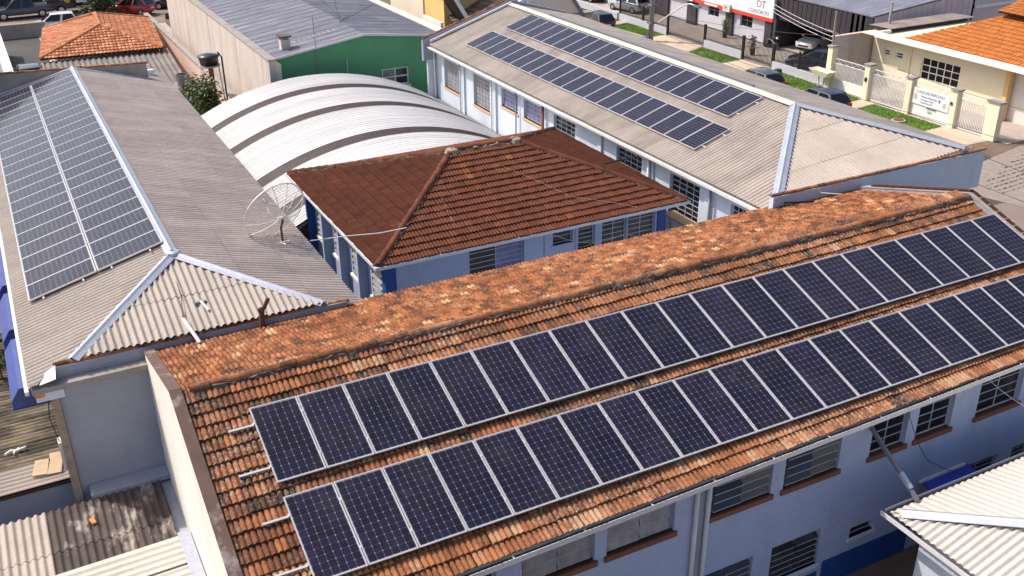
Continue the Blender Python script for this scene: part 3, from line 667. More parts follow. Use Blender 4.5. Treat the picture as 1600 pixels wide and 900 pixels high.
# eave boards / gutters
MB().obox((LEX0 - .09, 4.84, -1.18), (0, YF - 4.84, 0), (.09, 0, 0), (0, 0, .10)).build('gutter', M['white_metal'], left)
MB().obox((LEX1 - .03, 5.3, -1.15), (0, YF + 1.5 - 5.3, 0), (.03, 0, 0), (0, 0, .07)).build('eave_board', M['white_metal'], left)
# front parapet with clay coping and lower slab edge
MB().box((-3.38, 5.26, -1.3), (3.88, 5.46, -.83)).build('parapet', M['grey_blue_wall'], left)
def coping(parent, a, b, m, r=.085, ln=.36): ridge_row(parent, a, b, m, r, ln, name='coping_tile')
coping(left, (-3.4, 5.36, -.80), (3.92, 5.36, -.84), M['tile_orange'])
MB().box((-3.98, 4.92, -1.26), (-1.37, 5.24, -1.13)).build('slab_edge', M['cap_grey'], left)
MB().box((-3.92, 4.97, -1.5), (-3.3, 5.2, -1.26)).build('corner_slab', M['pale_blue_wall'], left)
MB().box((-3.94, 4.93, -1.36), (-3.72, 4.96, -1.26)).build('corner_brick', M['orange_bit'], left)
MB().box((-3.42, 5.12, G), (4.0, 5.36, -1.3)).build('front_wall', M['grey_blue_wall'], left)
MB().box((-3.44, 5.36, G), (-3.2, 33.2, -1.2)).build('side_wall', M['blue_wall'], left)
MB().box((3.5, 5.36, G), (3.75, 33.2, -1.2)).build('side_wall', M['pale_blue_wall'], left)
MB().box((-3.44, 33.0, G), (3.75, 33.25, -.6)).build('back_wall', M['pale_blue_wall'], left)
MB().prism([(-5, 32.2, -1.2), (3.35, 32.2, -1.2), (3.35, 32.2, -.09), (-5, 32.2, .24)], (0, .2, 0)).build('far_parapet', M['cap_grey'], left)
coping(left, (-5.05, 32.3, .27), (3.4, 32.3, -.06), M['tile_orange'])
MB().prism([(-4, 32.03, -.85), (LX, 32.03, LZ + .09), (3.3, 32.03, -.72), (3.3, 32.03, -.80), (LX, 32.03, LZ + .0), (-4, 32.03, -.95)], (0, .16, 0)).build('wall_flashing', M['zinc'], left)
# panels on the left slope: two columns
UP = V((0, 1, 0)); DLf = V((-lc, 0, -ls)); nl = V((-ls, 0, lc))
n = 22
for colm, off, tx in (('right', 0.0, 'ridge-side'), ('left', 1.90, 'eave-side')):
    for i in range(n):
        lab = ('nearest solar panel of the %s column on the left corrugated roof' % tx) if i == 0 else ('farthest solar panel of the %s column on the left corrugated roof' % tx) if i == n - 1 else ('%s solar panel from the near end of the %s column on the left corrugated roof' % (ORD[i], tx))
        solar_panel(V((-.0, 9.34 + 1.012 * i, LZ + .11)) + DLf * off, UP, DLf, 1.0, 1.872, lab, 'solar panels on the left corrugated roof')
    for v, t2 in ((.4, 'upper'), (1.5, 'lower')):
        a = V((0, 9.2, LZ + .11)) + DLf * (off + v) - nl * .042
        rail(a, a + V((0, 22.5, 0)), nl, '%s aluminium rail under the %s panel column of the left roof' % (t2, tx), 'rails under the panels of the left roof')

# ------------------------------------------------------------------ right building
rt = thing('school_annex', 'long pale blue building under a beige corrugated roof with two panel rows', 'building', (24, 20, G))
AX, AZ, AT = 23.78, .48, .33; AEX0, AEX1 = 18.6, 28.2; AT2 = .24; a2 = math.atan(AT2); AL2 = (AEX1 - 23.78) / math.cos(a2); aa = math.atan(AT); ac, as_ = math.cos(aa), math.sin(aa)
AYA, AYF = 10.4, 33.9; AL = (AX - AEX0) / ac
corr_roof(rt, (AX, 0, AZ), (0, 1, 0), (-ac, 0, -as_), [(AYA, 0), (AYF, 0), (AYF, AL), (5.5, AL), (5.5, AL - .3)], M['fibro'], 1.062, [0, 1.8, 3.6, AL + .02], key='A', overlap=.1)
corr_roof(rt, (AX, 0, AZ), (0, 1, 0), (math.cos(a2), 0, -math.sin(a2)), [(AYA, 0), (AYF, 0), (AYF, AL2), (5.5, AL2), (5.5, AL2 - .05)], M['fibro'], 1.062, [0, 1.6, 3.1, AL2 + .02], key='A2', overlap=.1)
hA, hB, hC = V((AX, AYA, AZ)), V((18.75, 5.5, AZ - .33 * 5.03)), V((27.5, 5.5, AZ - .24 * 3.72 - .03))
hU = (hC - hB).normalized(); hD = (hB - hA) - hU * (hB - hA).dot(hU); Lh = hD.length; hD.normalize()
corr_roof(rt, hA, hU, hD, [(0, 0), ((hC - hA).dot(hU), Lh), ((hB - hA).dot(hU), Lh)], M['fibro_pale'], 1.062, [0, 1.6, 3.4, Lh + .1], key='AH', overlap=.1)
cap_strip(rt, (AX, AYA, AZ + .08), (AX, AYF, AZ + .08), .26, .05, M['cream_sheet'], seg=1.1)
cap_strip(rt, (AX, AYA, AZ + .09), hB + V((.05, 0, .08)), .19, .04, M['zinc'], name='hip_cap', seg=2.6)
cap_strip(rt, (AX, AYA, AZ + .09), hC + V((0, 0, .08)), .19, .04, M['zinc'], name='hip_cap', seg=2.6)
MB().box((18.5, 5.30, -2.0), (28.45, 5.5, -.60)).build('parapet', M['pale_blue_wall'], rt)
MB().box((18.5, 5.31, G), (27.6, 5.49, -2.0)).build('end_wall', M['pale_blue_wall'], rt)
coping(rt, (18.45, 5.4, -.57), (28.5, 5.4, -.57), M['tile_brown'] if False else M['tile_orange'])
AW = 19.05
rw = [(6.95, 1.05, -3.4), (9.82, 1.86, -3.4), (13.6, 1.84, -3.4), (18.8, 1.9, -3.4), (21.73, 1.88, -2.75), (24.2, 1.78, -2.75), (27.28, 1.92, -3.47), (31.0, 1.96, -3.4)]
# openings measured along -y from the far end so that the wall face looks to -x
AFAR = 34.25
ops = [(AFAR - (y + w_), z - G, AFAR - y, -1.83 - G) for y, w_, z in rw]
wall(rt, (AW, AFAR, G), (0, -1, 0), AFAR - 5.5, 5.75, (-1, 0, 0), ops, M['pale_blue_wall'], .2, 'courtyard_wall')
for k, (y, w_, z) in enumerate(rw):
    tall = z < -3
    window(rt, (AW, y + w_, z), (0, -1, 0), (-1, 0, 0), w_, -1.83 - z, 4 if k < 4 else 5, 7 if tall else 4, 'grid', M['dark_glass'] if k < 4 else M['blue_curtain'] if k in (4, 5) else M['frost_glass'], sill=M['sill_orange'] if k >= 4 else M['pale_blue_wall'], depth=.12, bar=.03, sill_h=.09, sill_d=.05)
for y, wd, dp, m in ((30.2, .28, .10, 'pale_blue_wall'), (26.45, .26, .10, 'pale_blue_wall'), (16.5, .26, .10, 'pale_blue_wall'), (9.05, .36, .08, 'pale_blue_wall'), (12.7, .3, .08, 'pale_blue_wall')):
    MB().box((AW - dp, y, G), (AW - .002, y + wd, -1.32)).build('pilaster', M[m], rt)
for y, m, r in ((30.55, 'zinc', .045), (26.8, 'white_metal', .05), (24.12, 'grey_metal', .035), (21.45, 'sill_brown', .07), (12.9, 'white_metal', .06), (33.95, 'white_metal', .05), (9.0, 'grey_metal', .05)):
    MB().tube([(AW - .16, y, -1.3), (AW - .16, y, G)], r, 8).build('downpipe', M[m], rt, smooth=True)
MB().obox((AEX0 - .10, 5.5, -1.41), (0, AYF - 5.4, 0), (.10, 0, 0), (0, 0, .10)).build('gutter', M['white_metal'], rt)
MB().obox((AEX0 + .02, 5.5, -1.36), (0, AYF - 5.4, 0), (.62, 0, 0), (0, 0, .02)).build('soffit', M['white_paint'], rt)
MB().box((27.0, 5.5, G), (27.2, 34.0, -.72)).build('street_wall', M['pale_blue_wall'], rt)
MB().prism([(18.3, 34.05, -2.1), (27.5, 34.05, -2.1), (27.5, 34.05, -.3), (AX, 34.05, AZ + .25), (18.3, 34.05, -.95)], (0, .22, 0)).build('far_parapet', M['grey_blue_wall'], rt)
MB().box((18.55, 34.06, G), (27.1, 34.26, -2.1)).build('far_wall', M['pale_blue_wall'], rt)
coping(rt, (18.25, 34.16, -.93), (AX, 34.16, AZ + .28), M['tile_orange'])
MB().prism([(18.7, 33.9, -.98), (AX, 33.9, AZ + .16), (AX, 33.9, AZ + .06), (18.7, 33.9, -1.10)], (0, .14, 0)).build('wall_flashing', M['white_metal'], rt)
MB().tube([(19.0, 34.2, -1.2), (18.5, 34.4, -1.25), (18.45, 34.45, -2.2)], .07, 6).build('end_pipe', M['white_metal'], rt)
MB().box((18.42, 34.30, -2.1), (19.0, 34.5, -1.3)).build('end_box', M['royal_blue'], rt)
MB().obox((AX + .5, 13.5, AZ - .06), (0, 17, 0), (.13, 0, 0), (0, 0, .06)).build('cable_tray', M['grey_metal'], rt)
DR = V((-ac, 0, -as_)); nr = V((-as_, 0, ac))
for row, x0, z0, y0, lg, n in (('lower', 21.24, -.239, 11.03, 1.727, 20), ('upper', 23.45, .49, 11.89, 1.748, 19)):
    for i in range(n):
        lab = ('nearest solar panel of the %s row on the right beige roof' % row) if i == 0 else ('farthest solar panel of the %s row on the right beige roof' % row) if i == n - 1 else ('%s solar panel from the near end of the %s row on the right beige roof' % (ORD[i], row))
        solar_panel((x0, y0 + (1.012 if n == 20 else 1.0) * i, z0), (0, 1, 0), DR, .98, lg, lab, 'solar panels on the right beige roof')
    for v, t2 in ((.38, 'higher'), (1.35, 'lower')):
        a = V((x0, y0 - .22, z0)) + DR * v - nr * .042
        rail(a, a + V((0, n * 1.0 + .5, 0)), nr, '%s aluminium rail under the %s panel row of the right roof' % (t2, row), 'rails under the panels of the right roof')

# ------------------------------------------------------------------ house with the dark hip roof
hs_ = thing('hip_roof_house', 'blue house under a dark red-brown tiled hip roof in the middle of the courtyard', 'house', (12, 14, G))
HX0, HX1, HY0, HY1, HZ = 6.2, 18.1, 9.3, 19.1, -2.0
hr = (HY1 - HY0) / 2; HT = .318; hz = HZ + hr * HT; RA = (HX0 + hr - .05, HY0 + hr, hz); RB = (HX1 - hr + .45, HY0 + hr, hz)
ha_ = math.atan(HT); hc, hn = math.cos(ha_), math.sin(ha_); Ls = hr / hc
tw2 = .236
def dcol(i, j): return .45 + math.sin(i * .3 + j) * .05 + random.gauss(0, .13) + (random.random() < .0015) * .6 + (random.random() < .22) * (19 < i < 26 and 2 < j < 5) * .42
wf = HX1 - HX0
def ecol(i, j): return .47 + math.sin(i * .3 + j) * .05 + random.gauss(0, .12)
tile_roof(hs_, (HX0, HY0 + hr, hz), (1, 0, 0), (0, -hc, -hn), int(wf / tw2) + 1, 15, M['tile_brown'], tw2, Ls / 15, poly=[(RA[0] - HX0, 0), (RB[0] - HX0, 0), (wf, Ls), (0, Ls)], indiv=180, colfn=dcol)
tile_roof(hs_, (HX1, HY0 + hr, hz), (-1, 0, 0), (0, hc, -hn), int(wf / tw2) + 1, 15, M['tile_brown'], tw2, Ls / 15, poly=[(HX1 - RB[0], 0), (HX1 - RA[0], 0), (wf, Ls), (0, Ls)], colfn=ecol)
dl = RA[0] - HX0; l1 = math.hypot(dl, hz - HZ)
tile_roof(hs_, (RA[0], HY1, hz), (0, -1, 0), (-dl, 0, HZ - hz), int(2 * hr / tw2) + 1, 15, M['tile_brown'], tw2, l1 / 15, poly=[(hr, 0), (2 * hr, l1), (0, l1)], indiv=110, colfn=ecol)
dr = HX1 - RB[0]; l2 = math.hypot(dr, hz - HZ)
tile_roof(hs_, (RB[0], HY0, hz), (0, 1, 0), (dr, 0, HZ - hz), int(2 * hr / tw2) + 1, 15, M['tile_brown'], tw2, l2 / 15, poly=[(hr, 0), (2 * hr, l2), (0, l2)], colfn=ecol)
up_ = V((0, 0, .06))
for a, b_ in ((RA, RB), (RA, (HX0, HY0, HZ)), (RB, (HX1, HY0, HZ)), (RA, (HX0, HY1, HZ)), (RB, (HX1, HY1, HZ))):
    ridge_row(hs_, V(b_) + up_ if b_ != RB else V(a) + up_, V(a) + up_ if b_ != RB else V(b_) + up_, M['tile_brown'], .125, .40, mortar=M['mortar'] if b_ != RB else M['mortar_pale'])
for c in (RA, RB): MB().lathe((c[0], c[1], c[2] - .04), [(.30, 0), (.22, .16), (.06, .2)], 9).build('ridge_mortar', M['mortar_pale'], hs_)
for a, b_, d in (((HX0, HY0), (HX1, HY0), (0, -1)), ((HX0, HY1), (HX0, HY0), (-1, 0)), ((HX1, HY0), (HX1, HY1), (1, 0)), ((HX1, HY1), (HX0, HY1), (0, 1))):
    a3, b3, d3 = V((*a, HZ - .09)), V((*b_, HZ - .09)), V((*d, 0)) * .10
    u3 = (b3 - a3).normalized() * .09
    MB().obox(a3, b3 - a3 + u3 , d3, (0, 0, .10)).build('gutter', M['white_metal'], hs_)
MB().box((HX0 + .05, HY0 + .05, HZ - .16), (HX1 - .05, HY1 - .05, HZ - .12)).build('soffit', M['white_paint'], hs_)
HW0, HW1, HWY, HWB = 6.7, 17.55, 9.9, 18.5
fo = [(9.65, 2.08, -3.4), (12.87, .8, -2.9), (13.89, .7, -3.28), (14.88, 1.05, -3.4), (15.98, 1.2, -3.4)]
ops = [(x - HW0, z - G, x - HW0 + w_, -2.36 - G) for x, w_, z in fo]
wall(hs_, (HW0, HWY, G), (1, 0, 0), HW1 - HW0, -2.16 - G, (0, -1, 0), ops, M['blue_wall'], .18, 'front_wall')
for k, (x, w_, z) in enumerate(fo):
    window(hs_, (x, HWY, z), (1, 0, 0), (0, -1, 0), w_, -2.36 - z, 2 if w_ > 1 else 1, 5 if z < -3.2 else 2, 'grid', [M['dark_glass'], M['dark_glass'] if k else M['blue_curtain']], sill=M['blue_wall'], depth=.12, bar=.028, sill_h=.08, sill_d=.05)
for x0, x1 in ((6.62, 7.0), (17.25, 17.6)): MB().box((x0, HWY - .06, G), (x1, HWY + .25, -2.17)).build('corner_post', M['royal_blue'], hs_)
for x in (12.5, 13.75): MB().box((x, HWY - .02, G), (x + .04, HWY - .002, -2.17)).build('wall_joint', M['grey_blue_wall'], hs_)
so_ = [(10.4, 1.0), (12.4, 1.0), (14.35, 1.0), (16.35, 1.0)]
ops = [(HWB - (y + w_), -4.0 - G, HWB - y, -2.4 - G) for y, w_ in so_]
wall(hs_, (HW0, HWB, G), (0, -1, 0), HWB - HWY, -2.16 - G, (-1, 0, 0), ops, M['blue_wall'], .18, 'side_wall')
for y, w_ in so_: window(hs_, (HW0, y + w_, -4.0), (0, -1, 0), (-1, 0, 0), w_, 1.6, 1, 6, 'louver', M['frost_glass'], sill=M['white_paint'], depth=.10, open_=(1,), sill_h=.10, sill_d=.10)
for y in (17.6, 15.75, 13.85, 11.85): MB().box((HW0 - .32, y, G), (HW0 - .002, y + .14, -2.2)).build('wall_fin', M['royal_blue'] if y == 17.6 else M['blue_wall'], hs_)
MB().box((HW0, HWB - .2, G), (HW1, HWB, -2.17)).build('back_wall', M['blue_wall'], hs_)
MB().box((HW1 - .2, HWY, G), (HW1, HWB, -2.17)).build('end_wall', M['blue_wall'], hs_)

# ------------------------------------------------------------------ vaulted canopy
vt = thing('vaulted_canopy', 'white arched sheet-metal canopy with dark brown translucent bands between the buildings', 'canopy', (11.8, 26, G))
VC, VH, VZ, VR = 11.75, 7.1, -4.3, 2.1
VRad = (VH * VH + VR * VR) / (2 * VR); VZC = VZ + VR - VRad; VA = math.asin(VH / VRad)
def arc_sheet(y0, y1, m, name, ribs, amp, lift=0):
    n = 48; pr = []; wdt = y1 - y0; k = max(1, int(round(wdt / ribs))); p = wdt / k
    for i in range(k): pr += [(y0 + i * p, 0), (y0 + i * p + p * .55, 0), (y0 + i * p + p * .66, amp), (y0 + i * p + p * .88, amp)]
    pr.append((y1, 0)); vs = []; fs = []
    for s in range(n + 1):
        a = -VA + 2 * VA * s / n
        for y, h in pr: vs.append((VC + math.sin(a) * (VRad + h + lift), y, VZC + math.cos(a) * (VRad + h + lift)))
    q = len(pr)
    for s in range(n):
        for i in range(q - 1): fs.append((s * q + i, (s + 1) * q + i, (s + 1) * q + i + 1, s * q + i + 1))
    return MB().add(vs, fs).build(name, m, vt)
edges = [34.4, 32.05, 31.15, 28.2, 27.3, 23.4, 22.4, 19.75, 18.75, 17.6]
for k in range(len(edges) - 1):
    y1, y0 = edges[k], edges[k + 1]
    if k % 2: arc_sheet(y0, y1, M['brown_strip'], 'translucent_band', .18, .02, -.01)
    else:
        ns = max(1, int(round((y1 - y0) / 1.15))); st = (y1 - y0) / ns
        for q in range(ns): arc_sheet(y0 + q * st, y0 + (q + 1) * st, M['white_sheet'], 'roof_sheet', .25, .02, .006 * (q % 2))
for y in (34.3, 29.7, 25.3, 20.6, 17.7):
    pts = [(VC + math.sin(a) * (VRad - .16), y, VZC + math.cos(a) * (VRad - .16)) for a in [(-VA + 2 * VA * s / 24) for s in range(25)]]
    MB().tube(pts, .06, 6).build('arch_truss', M['grey_metal'], vt)
    for x in (VC - VH + .1, VC + VH - .12): MB().box((x - .08, y - .08, G), (x + .08, y + .08, VZ - .05)).build('post', M['grey_metal'], vt)
MB().obox((VC + VH - .03, 17.6, VZ - .06), (0, 16.8, 0), (.14, 0, 0), (0, 0, .10)).build('gutter', M['grey_metal'], vt)
MB().obox((VC - VH - .12, 17.6, VZ - .06), (0, 16.8, 0), (.14, 0, 0), (0, 0, .10)).build('gutter', M['grey_metal'], vt)

# ------------------------------------------------------------------ white roofed building, lower right
wb = thing('white_roof_building', 'small building with a white corrugated hip roof at the lower right corner', 'building', (16, -10, G))
wx, wy, wz = 12.84, -5.71, -3.5
wt = .33; wa = math.atan(wt); wc, ws = math.cos(wa), math.sin(wa)
corr_roof(wb, (wx, wy, wz), (0, -1, 0), (wc, 0, ws), [(0, 0), (10, 0), (10, 7.9), (9.9, 7.9)], M['cream_sheet'], 1.05, [0, 2.6, 5.3, 8], key='W1', amp=.03, overlap=-.005)
corr_roof(wb, (wx, wy, wz), (1, 0, 0), (0, -math.cos(.27), math.sin(.27)), [(0, 0), (10, 0), (10, 10), (7.1, 10)], M['cream_sheet'], 1.05, [0, 3.4, 6.8, 10], key='W2', pitch=.21, amp=.016, overlap=-.005)
hd = V((1.61, -2.13, .6)).normalized()
he = V((wx, wy, wz + .08)) + hd * 9
cap_strip(wb, V((wx, wy, wz + .06)) + hd * .25, he, .17, .05, M['zinc'], name='hip_cap', seg=3)
for a, b_, d in (((wx, wy), (wx + 10, wy), (0, 1)), ((wx, wy - 10), (wx, wy), (-1, 0))):
    a3, b3, d3 = V((*a, wz - .11)), V((*b_, wz - .11)), V((*d, 0))
    e = V((b3 - a3)).normalized() * (.14 if d == (-1, 0) else 0)
    g = MB(); g.obox(a3 + d3 * .12, b3 - a3 + e, d3 * .015, (0, 0, .12)); g.obox(a3 + d3 * .0, b3 - a3 + e, d3 * .12, (0, 0, .012)); gg = g.build('gutter', M['white_metal'], wb)
    MB().obox(a3 + d3 * .005 + V((0, 0, .013)), b3 - a3 + e, d3 * .11, (0, 0, .03)).build('gutter_infill', M['mortar'], gg)  # dark mottled strip inside this gutter too
MB().box((wx + .45, wy - 10, G), (wx + .65, wy - .6, wz - .05)).build('side_wall', M['pale_blue_wall'], wb)
MB().box((wx + .65, wy - .8, G), (wx + 9.5, wy - .6, wz - .05)).build('back_wall', M['blue_wall'], wb)
MB().box((wx + .40, wy - 2.6, G), (wx + .449, wy - .55, -6.2)).build('blue_dado', M['royal_blue'], wb)
dp = thing('downpipe', 'grey metal gutter pipe slanting from the orange roof eave to the white roof corner', 'pipe', (14, -4.6, -3))
MB().obox((13.61, -3.98, -2.35), (.075, 0, 0), (0, -1.75, -1.12), (0, -.05, .08)).build('pipe_body', M['grey_metal'], dp)
MB().obox((13.595, -5.15, -3.07), (.105, 0, 0), (0, -.35, -.224), (0, -.05, .085)).build('pipe_collar', M['zinc'], dp)
aw = thing('blue_awning', 'royal blue awning with a white front edge on the lilac-blue wall', 'awning', (16.6, -4.3, -4.8))
b = MB(); b.obox((15.9, -4.11, -4.80), (1.75, 0, -.06), (.08, -.5, -.2), (0, .01, .03)); b.build('awning_sheet', M['royal_blue2'], aw)
MB().box((15.8, -4.17, -4.79), (17.45, -4.105, -4.72)).build('awning_edge', M['white_metal'], aw)
MB().obox((15.86, -4.11, -4.83), (.03, 0, 0), (.08, -.5, -.2), (0, 0, -.1)).build('awning_bracket', M['grey_metal'], aw)

# ------------------------------------------------------------------ low roofs, lower left
lr = thing('low_shed', 'shed roof of blackened and pale corrugated sheets beside the white gable wall', 'shed', (-4, 3.5, G))
def lmf(c, r): return M['fibro_black'] if c < 3 else M['fibro_pale']
lt = math.atan(.06)
corr_roof(lr, (-1.62, 4.55, -4.28), (-1, 0, 0), (0, -math.cos(lt), -math.sin(lt)), [(0, 0), (7.5, 0), (7.5, 4.2), (0, 4.2)], M['fibro_black'], .90, [0, 1.45, 2.9, 4.2], key='LB', pitch=.18, amp=.034, mfn=lmf)
MB().box((-9, .5, G), (-1.7, 4.4, -4.65)).build('wall', M['grey_blue_wall'], lr)
MB().obox((-1.6, 4.65, -4.42), (.24, 0, 0), (0, -4.2, -.25), (0, 0, .03)).build('side_flashing', M['zinc'], lr)
MB().box((-3.25, 4.6, -4.33), (-1.37, 5.1, -4.2)).build('wall_ledge', M['grey_blue_wall'], lr)
l2 = thing('lean_to', 'lean-to roof of mouldy yellow-grey corrugated sheets at the left edge', 'lean-to', (-5, 8, G))
corr_roof(l2, (-9.2, 6.3, -3.95), (0, 1, 0), (1, 0, 0), [(-1.05, 0), (8, 0), (8, 5.7), (-1.05, 5.7)], M['fibro_yellow'], 1.06, [0, 2.9, 5.7], key='LY', amp=.03, mfn=lambda c, r: M['cream_sheet'] if False else (M['fibro_pale'] if c == 0 else M['fibro_yellow']))
MB().box((-9.2, 5.3, -4.12), (-3.5, 14.2, -4.02)).build('roof_deck', M['deck'], l2)
MB().box((-9.1, 5.5, G), (-3.6, 14, -4.12)).build('wall', M['grey_blue_wall'], l2)
pc = thing('wall_pier', 'stained grey corner strip with a small electric box at the edge of the grey-blue wall', 'pier', (-3.5, 5.5, G))
MB().box((-3.62, 5.0, G), (-3.43, 5.5, -1.35)).build('pier_face', M['mortar_pale'], pc)
MB().box((-3.70, 5.1, -3.6), (-3.621, 5.4, -2.8)).build('electric_box', M['white_metal'], pc)
MB().tube([(-3.66, 5.2, -1.5), (-3.75, 5.2, -2.1), (-3.66, 5.2, -2.8)], .012, 5).build('cable', M['wire'], pc)
l3 = thing('white_sheet_roof', 'white ribbed metal roof with a silver end flashing at the bottom left', 'roof', (-3, 1, G))
corr_roof(l3, (-1.62, 1.95, -4.12), (0, -1, 0), (-1, -.06, .0), [(0, 0), (6, 0), (6, 5), (0, 5)], M['cream_sheet'], 1.0, [0, 5], key='LW', pitch=.22, amp=.035, prof='trap', overlap=0)
MB().obox((-1.66, 2.0, -4.14), (.28, 0, 0), (0, -6, 0), (0, 0, .08)).build('end_flashing', M['zinc'], l3)
MB().box((-6.5, -4.0, G), (-1.5, 1.85, -4.2)).build('wall', M['grey_blue_wall'], l3)
for k, (x, y, ln_, wd, a, tx) in enumerate(((-3.88, 5.55, .95, .33, 1.42, 'right of the pair of wooden boards lying on the mouldy lean-to roof'), (-4.22, 5.5, .68, .36, 1.38, 'left of the pair of wooden boards lying on the mouldy lean-to roof'))):
    o = MB().box((-ln_ / 2, -wd / 2, 0), (ln_ / 2, wd / 2, .03)).build('wooden_board', M['wood'], wm=Matrix.Translation((x, y + .45, -3.89)) @ Matrix.Rotation(a, 4, 'Z')); tag(o, tx, 'board', 'boards on the lean-to roof')
o = MB().prism([(0, 0, 0), (.11, .03, 0), (.15, -.2, 0), (.05, -.22, 0)], (0, 0, .04)).build('tile_shard', M['orange_bit'], wm=Matrix.Translation((-3.42, 3.75, -4.28))); tag(o, 'orange broken tile piece lying on the blackened shed roof', 'tile')
b = MB(); pts = [(random.uniform(-.22, .22), random.uniform(-.07, .07), random.uniform(0, .05)) for _ in range(14)]
b.tube([(-.25, -.05, .02), (-.1, .03, .05), (.05, -.02, .04), (.25, .06, .03)], .035, 6); b.tube([(-.05, -.1, .02), (.02, .0, .04), (.1, .1, .02)], .03, 6)
tag(b.build('rag', M['white_paint'], wm=Matrix.Translation((-4.75, 7.0, -3.88))), 'crumpled white rag lying on the mouldy lean-to roof', 'rag')
# blue awnings on the left side
for k, (y0, y1, tx) in enumerate(((6.1, 8.9, 'nearest blue box awning under the left roof eave'), (9.5, 12.0, 'middle blue box awning under the left roof eave'), (12.6, 16, 'farthest blue box awning under the left roof eave'))):
    t = thing('window_awning', tx, 'awning', (-4.2, y0, -2), group='blue awnings under the left eave')
    MB().prism([(-3.46, y0, -1.55), (-4.28, y0, -1.62), (-4.5, y0, -1.95), (-4.5, y0, -2.15), (-3.46, y0, -2.15)], (0, y1 - y0, 0)).build('awning_hood', M['awning_blue'], t)
    MB().box((-4.52, y0 - .015, -2.18), (-3.46, y1 + .015, -2.152)).build('awning_rim', M['royal_blue'], t)

# ------------------------------------------------------------------ roof fixtures
dish = thing('satellite_dish', 'large mesh satellite dish on a pole on the left roof', 'satellite dish', (3.50, 10, -.84))
dirv = V((-.28, .88, .39)).normalized(); hub = V((3.52, 10.0, -.06)); du = dirv.cross(V((0, 0, 1))).normalized(); dv = du.cross(dirv)
Rd, Dd = 1.03, .35
par = lambda r, t: hub + dirv * (Dd * (r / Rd) ** 2) + (du * math.cos(t) + dv * math.sin(t)) * r
MB().tube([par(Rd, 2 * math.pi * k / 48) for k in range(49)], .022, 5).build('rim', M['dish'], dish)
for k in range(12): MB().tube([par(Rd * q / 8, 2 * math.pi * k / 12 + .2) for q in range(9)], .014, 5).build('rib', M['dish'], dish)
b = MB()
for q in range(1, 30):
    r = Rd * q / 30; n = 40
    for k in range(n): b.quad(par(r - .005, 2 * math.pi * k / n), par(r + .005, 2 * math.pi * k / n), par(r + .005, 2 * math.pi * (k + 1) / n), par(r - .005, 2 * math.pi * (k + 1) / n))
for k in range(120):
    t = 2 * math.pi * k / 120
    for q in range(5): b.quad(par(.15 + .88 * q / 5, t - .0025), par(.15 + .88 * q / 5, t + .0025), par(.15 + .88 * (q + 1) / 5, t + .0025), par(.15 + .88 * (q + 1) / 5, t - .0025))
b.build('mesh_reflector', M['dish'], dish, kind='stuff')
MB().tube([hub - dirv * .02, hub - dirv * .12, (3.50, 10, -.35), (3.50, 10, -.84)], .035, 6).build('pole', M['rust'], dish)
MB().lathe((hub.x, hub.y, hub.z), [(.0, .05), (.09, .04), (.09, -.04), (0, -.05)], 8).build('hub', M['dish'], dish)
fd = hub + dirv * .75
MB().tube([fd, fd + dirv * .14], .06, 8).build('feed_horn', M['grey_metal'], dish)
MB().tube([fd + dirv * .1, fd + dirv * .2], .035, 6).build('feed_cap', M['white_metal'], dish)
for k in range(3): MB().tube([par(Rd * .45, 2 * math.pi * k / 3 + .5), fd + dirv * .05], .006, 4).build('feed_arm', M['dish'], dish)
b = MB(); b.box((3.30, 9.9, -.87), (3.70, 9.96, -.80)); b.box((3.46, 9.75, -.86), (3.54, 10.1, -.82)); b.build('base_plate', M['dish'], dish)
pc = thing('vent_pipe', 'rusty bent vent pipe standing at the parapet end of the orange roof', 'pipe', (1.55, 5.15, -1))
MB().tube([(1.55, 5.15, -1.0), (1.60, 5.15, -.45)], .075, 8).build('pipe_shaft', M['rust'], pc); MB().tube([(1.60, 5.15, -.48), (1.70, 5.15, -.36), (1.80, 5.15, -.18)], .055, 7).build('pipe_elbow', M['rust'], pc)
MB().tube([(1.50, 5.15, -.46), (1.72, 5.15, -.40)], .05, 6).build('pipe_branch', M['rust'], pc)
pc = thing('plastic_pipe', 'white plastic pipe propped over the left parapet onto the tiles', 'pipe', (-.1, 5.0, -1))
MB().tube([(-.25, 5.72, -.52), (-.05, 4.95, -.90)], .05, 8).build('pipe_shaft', M['plastic_pipe'], pc); MB().tube([(-.06, 4.98, -.89), (.02, 4.85, -1.02)], .06, 8).build('pipe_mouth', M['tile_orange'], pc)
pc = thing('roof_vent', 'short white pipe stub pushed through the left hip sheet', 'pipe', (.4, 6.1, -.55))
MB().tube([(.32, 6.3, -.42), (.42, 5.9, -.52)], .035, 7).build('pipe_stub', M['plastic_pipe'], pc); MB().box((.16, 6.26, -.5), (.46, 6.34, -.42)).build('pipe_flashing', M['grey_metal'], pc)
o = MB().tube([(-.35, 9.3, .02), (-.3, 8.7, -.1), (-.05, 7.6, -.15), (-.1, 6.6, -.35), (-.25, 5.8, -.55), (-.2, 5.25, -.75), (-.12, 5.2, -1.0)], .012, 5).build('roof_cable', M['rust']); tag(o, 'reddish cable running from the left panels over the hip to the parapet', 'cable')
o = MB().tube([(4.45, 10.4, -1.15), (5.4, 9.9, -1.0), (6.4, 9.5, -.95), (7.2, 9.2, -.82)], .016, 6).build('bent_conduit', M['white_metal']); tag(o, 'pale bent conduit arching from the left eave to the brown roof', 'conduit')
o = MB().tube([(14.8, 18.6, -1.8), (16.2, 13.1, -1.55), (18.2, 12.6, -1.3)], .03, 6).build('black_hose', M['wire']); tag(o, 'black hose between the brown roof edge and the right building', 'hose')
sc_ = thing('wooden_shelf', 'pale wooden shelf on slanted legs against the right building wall', 'shelf', (18.7, 10.2, -4))
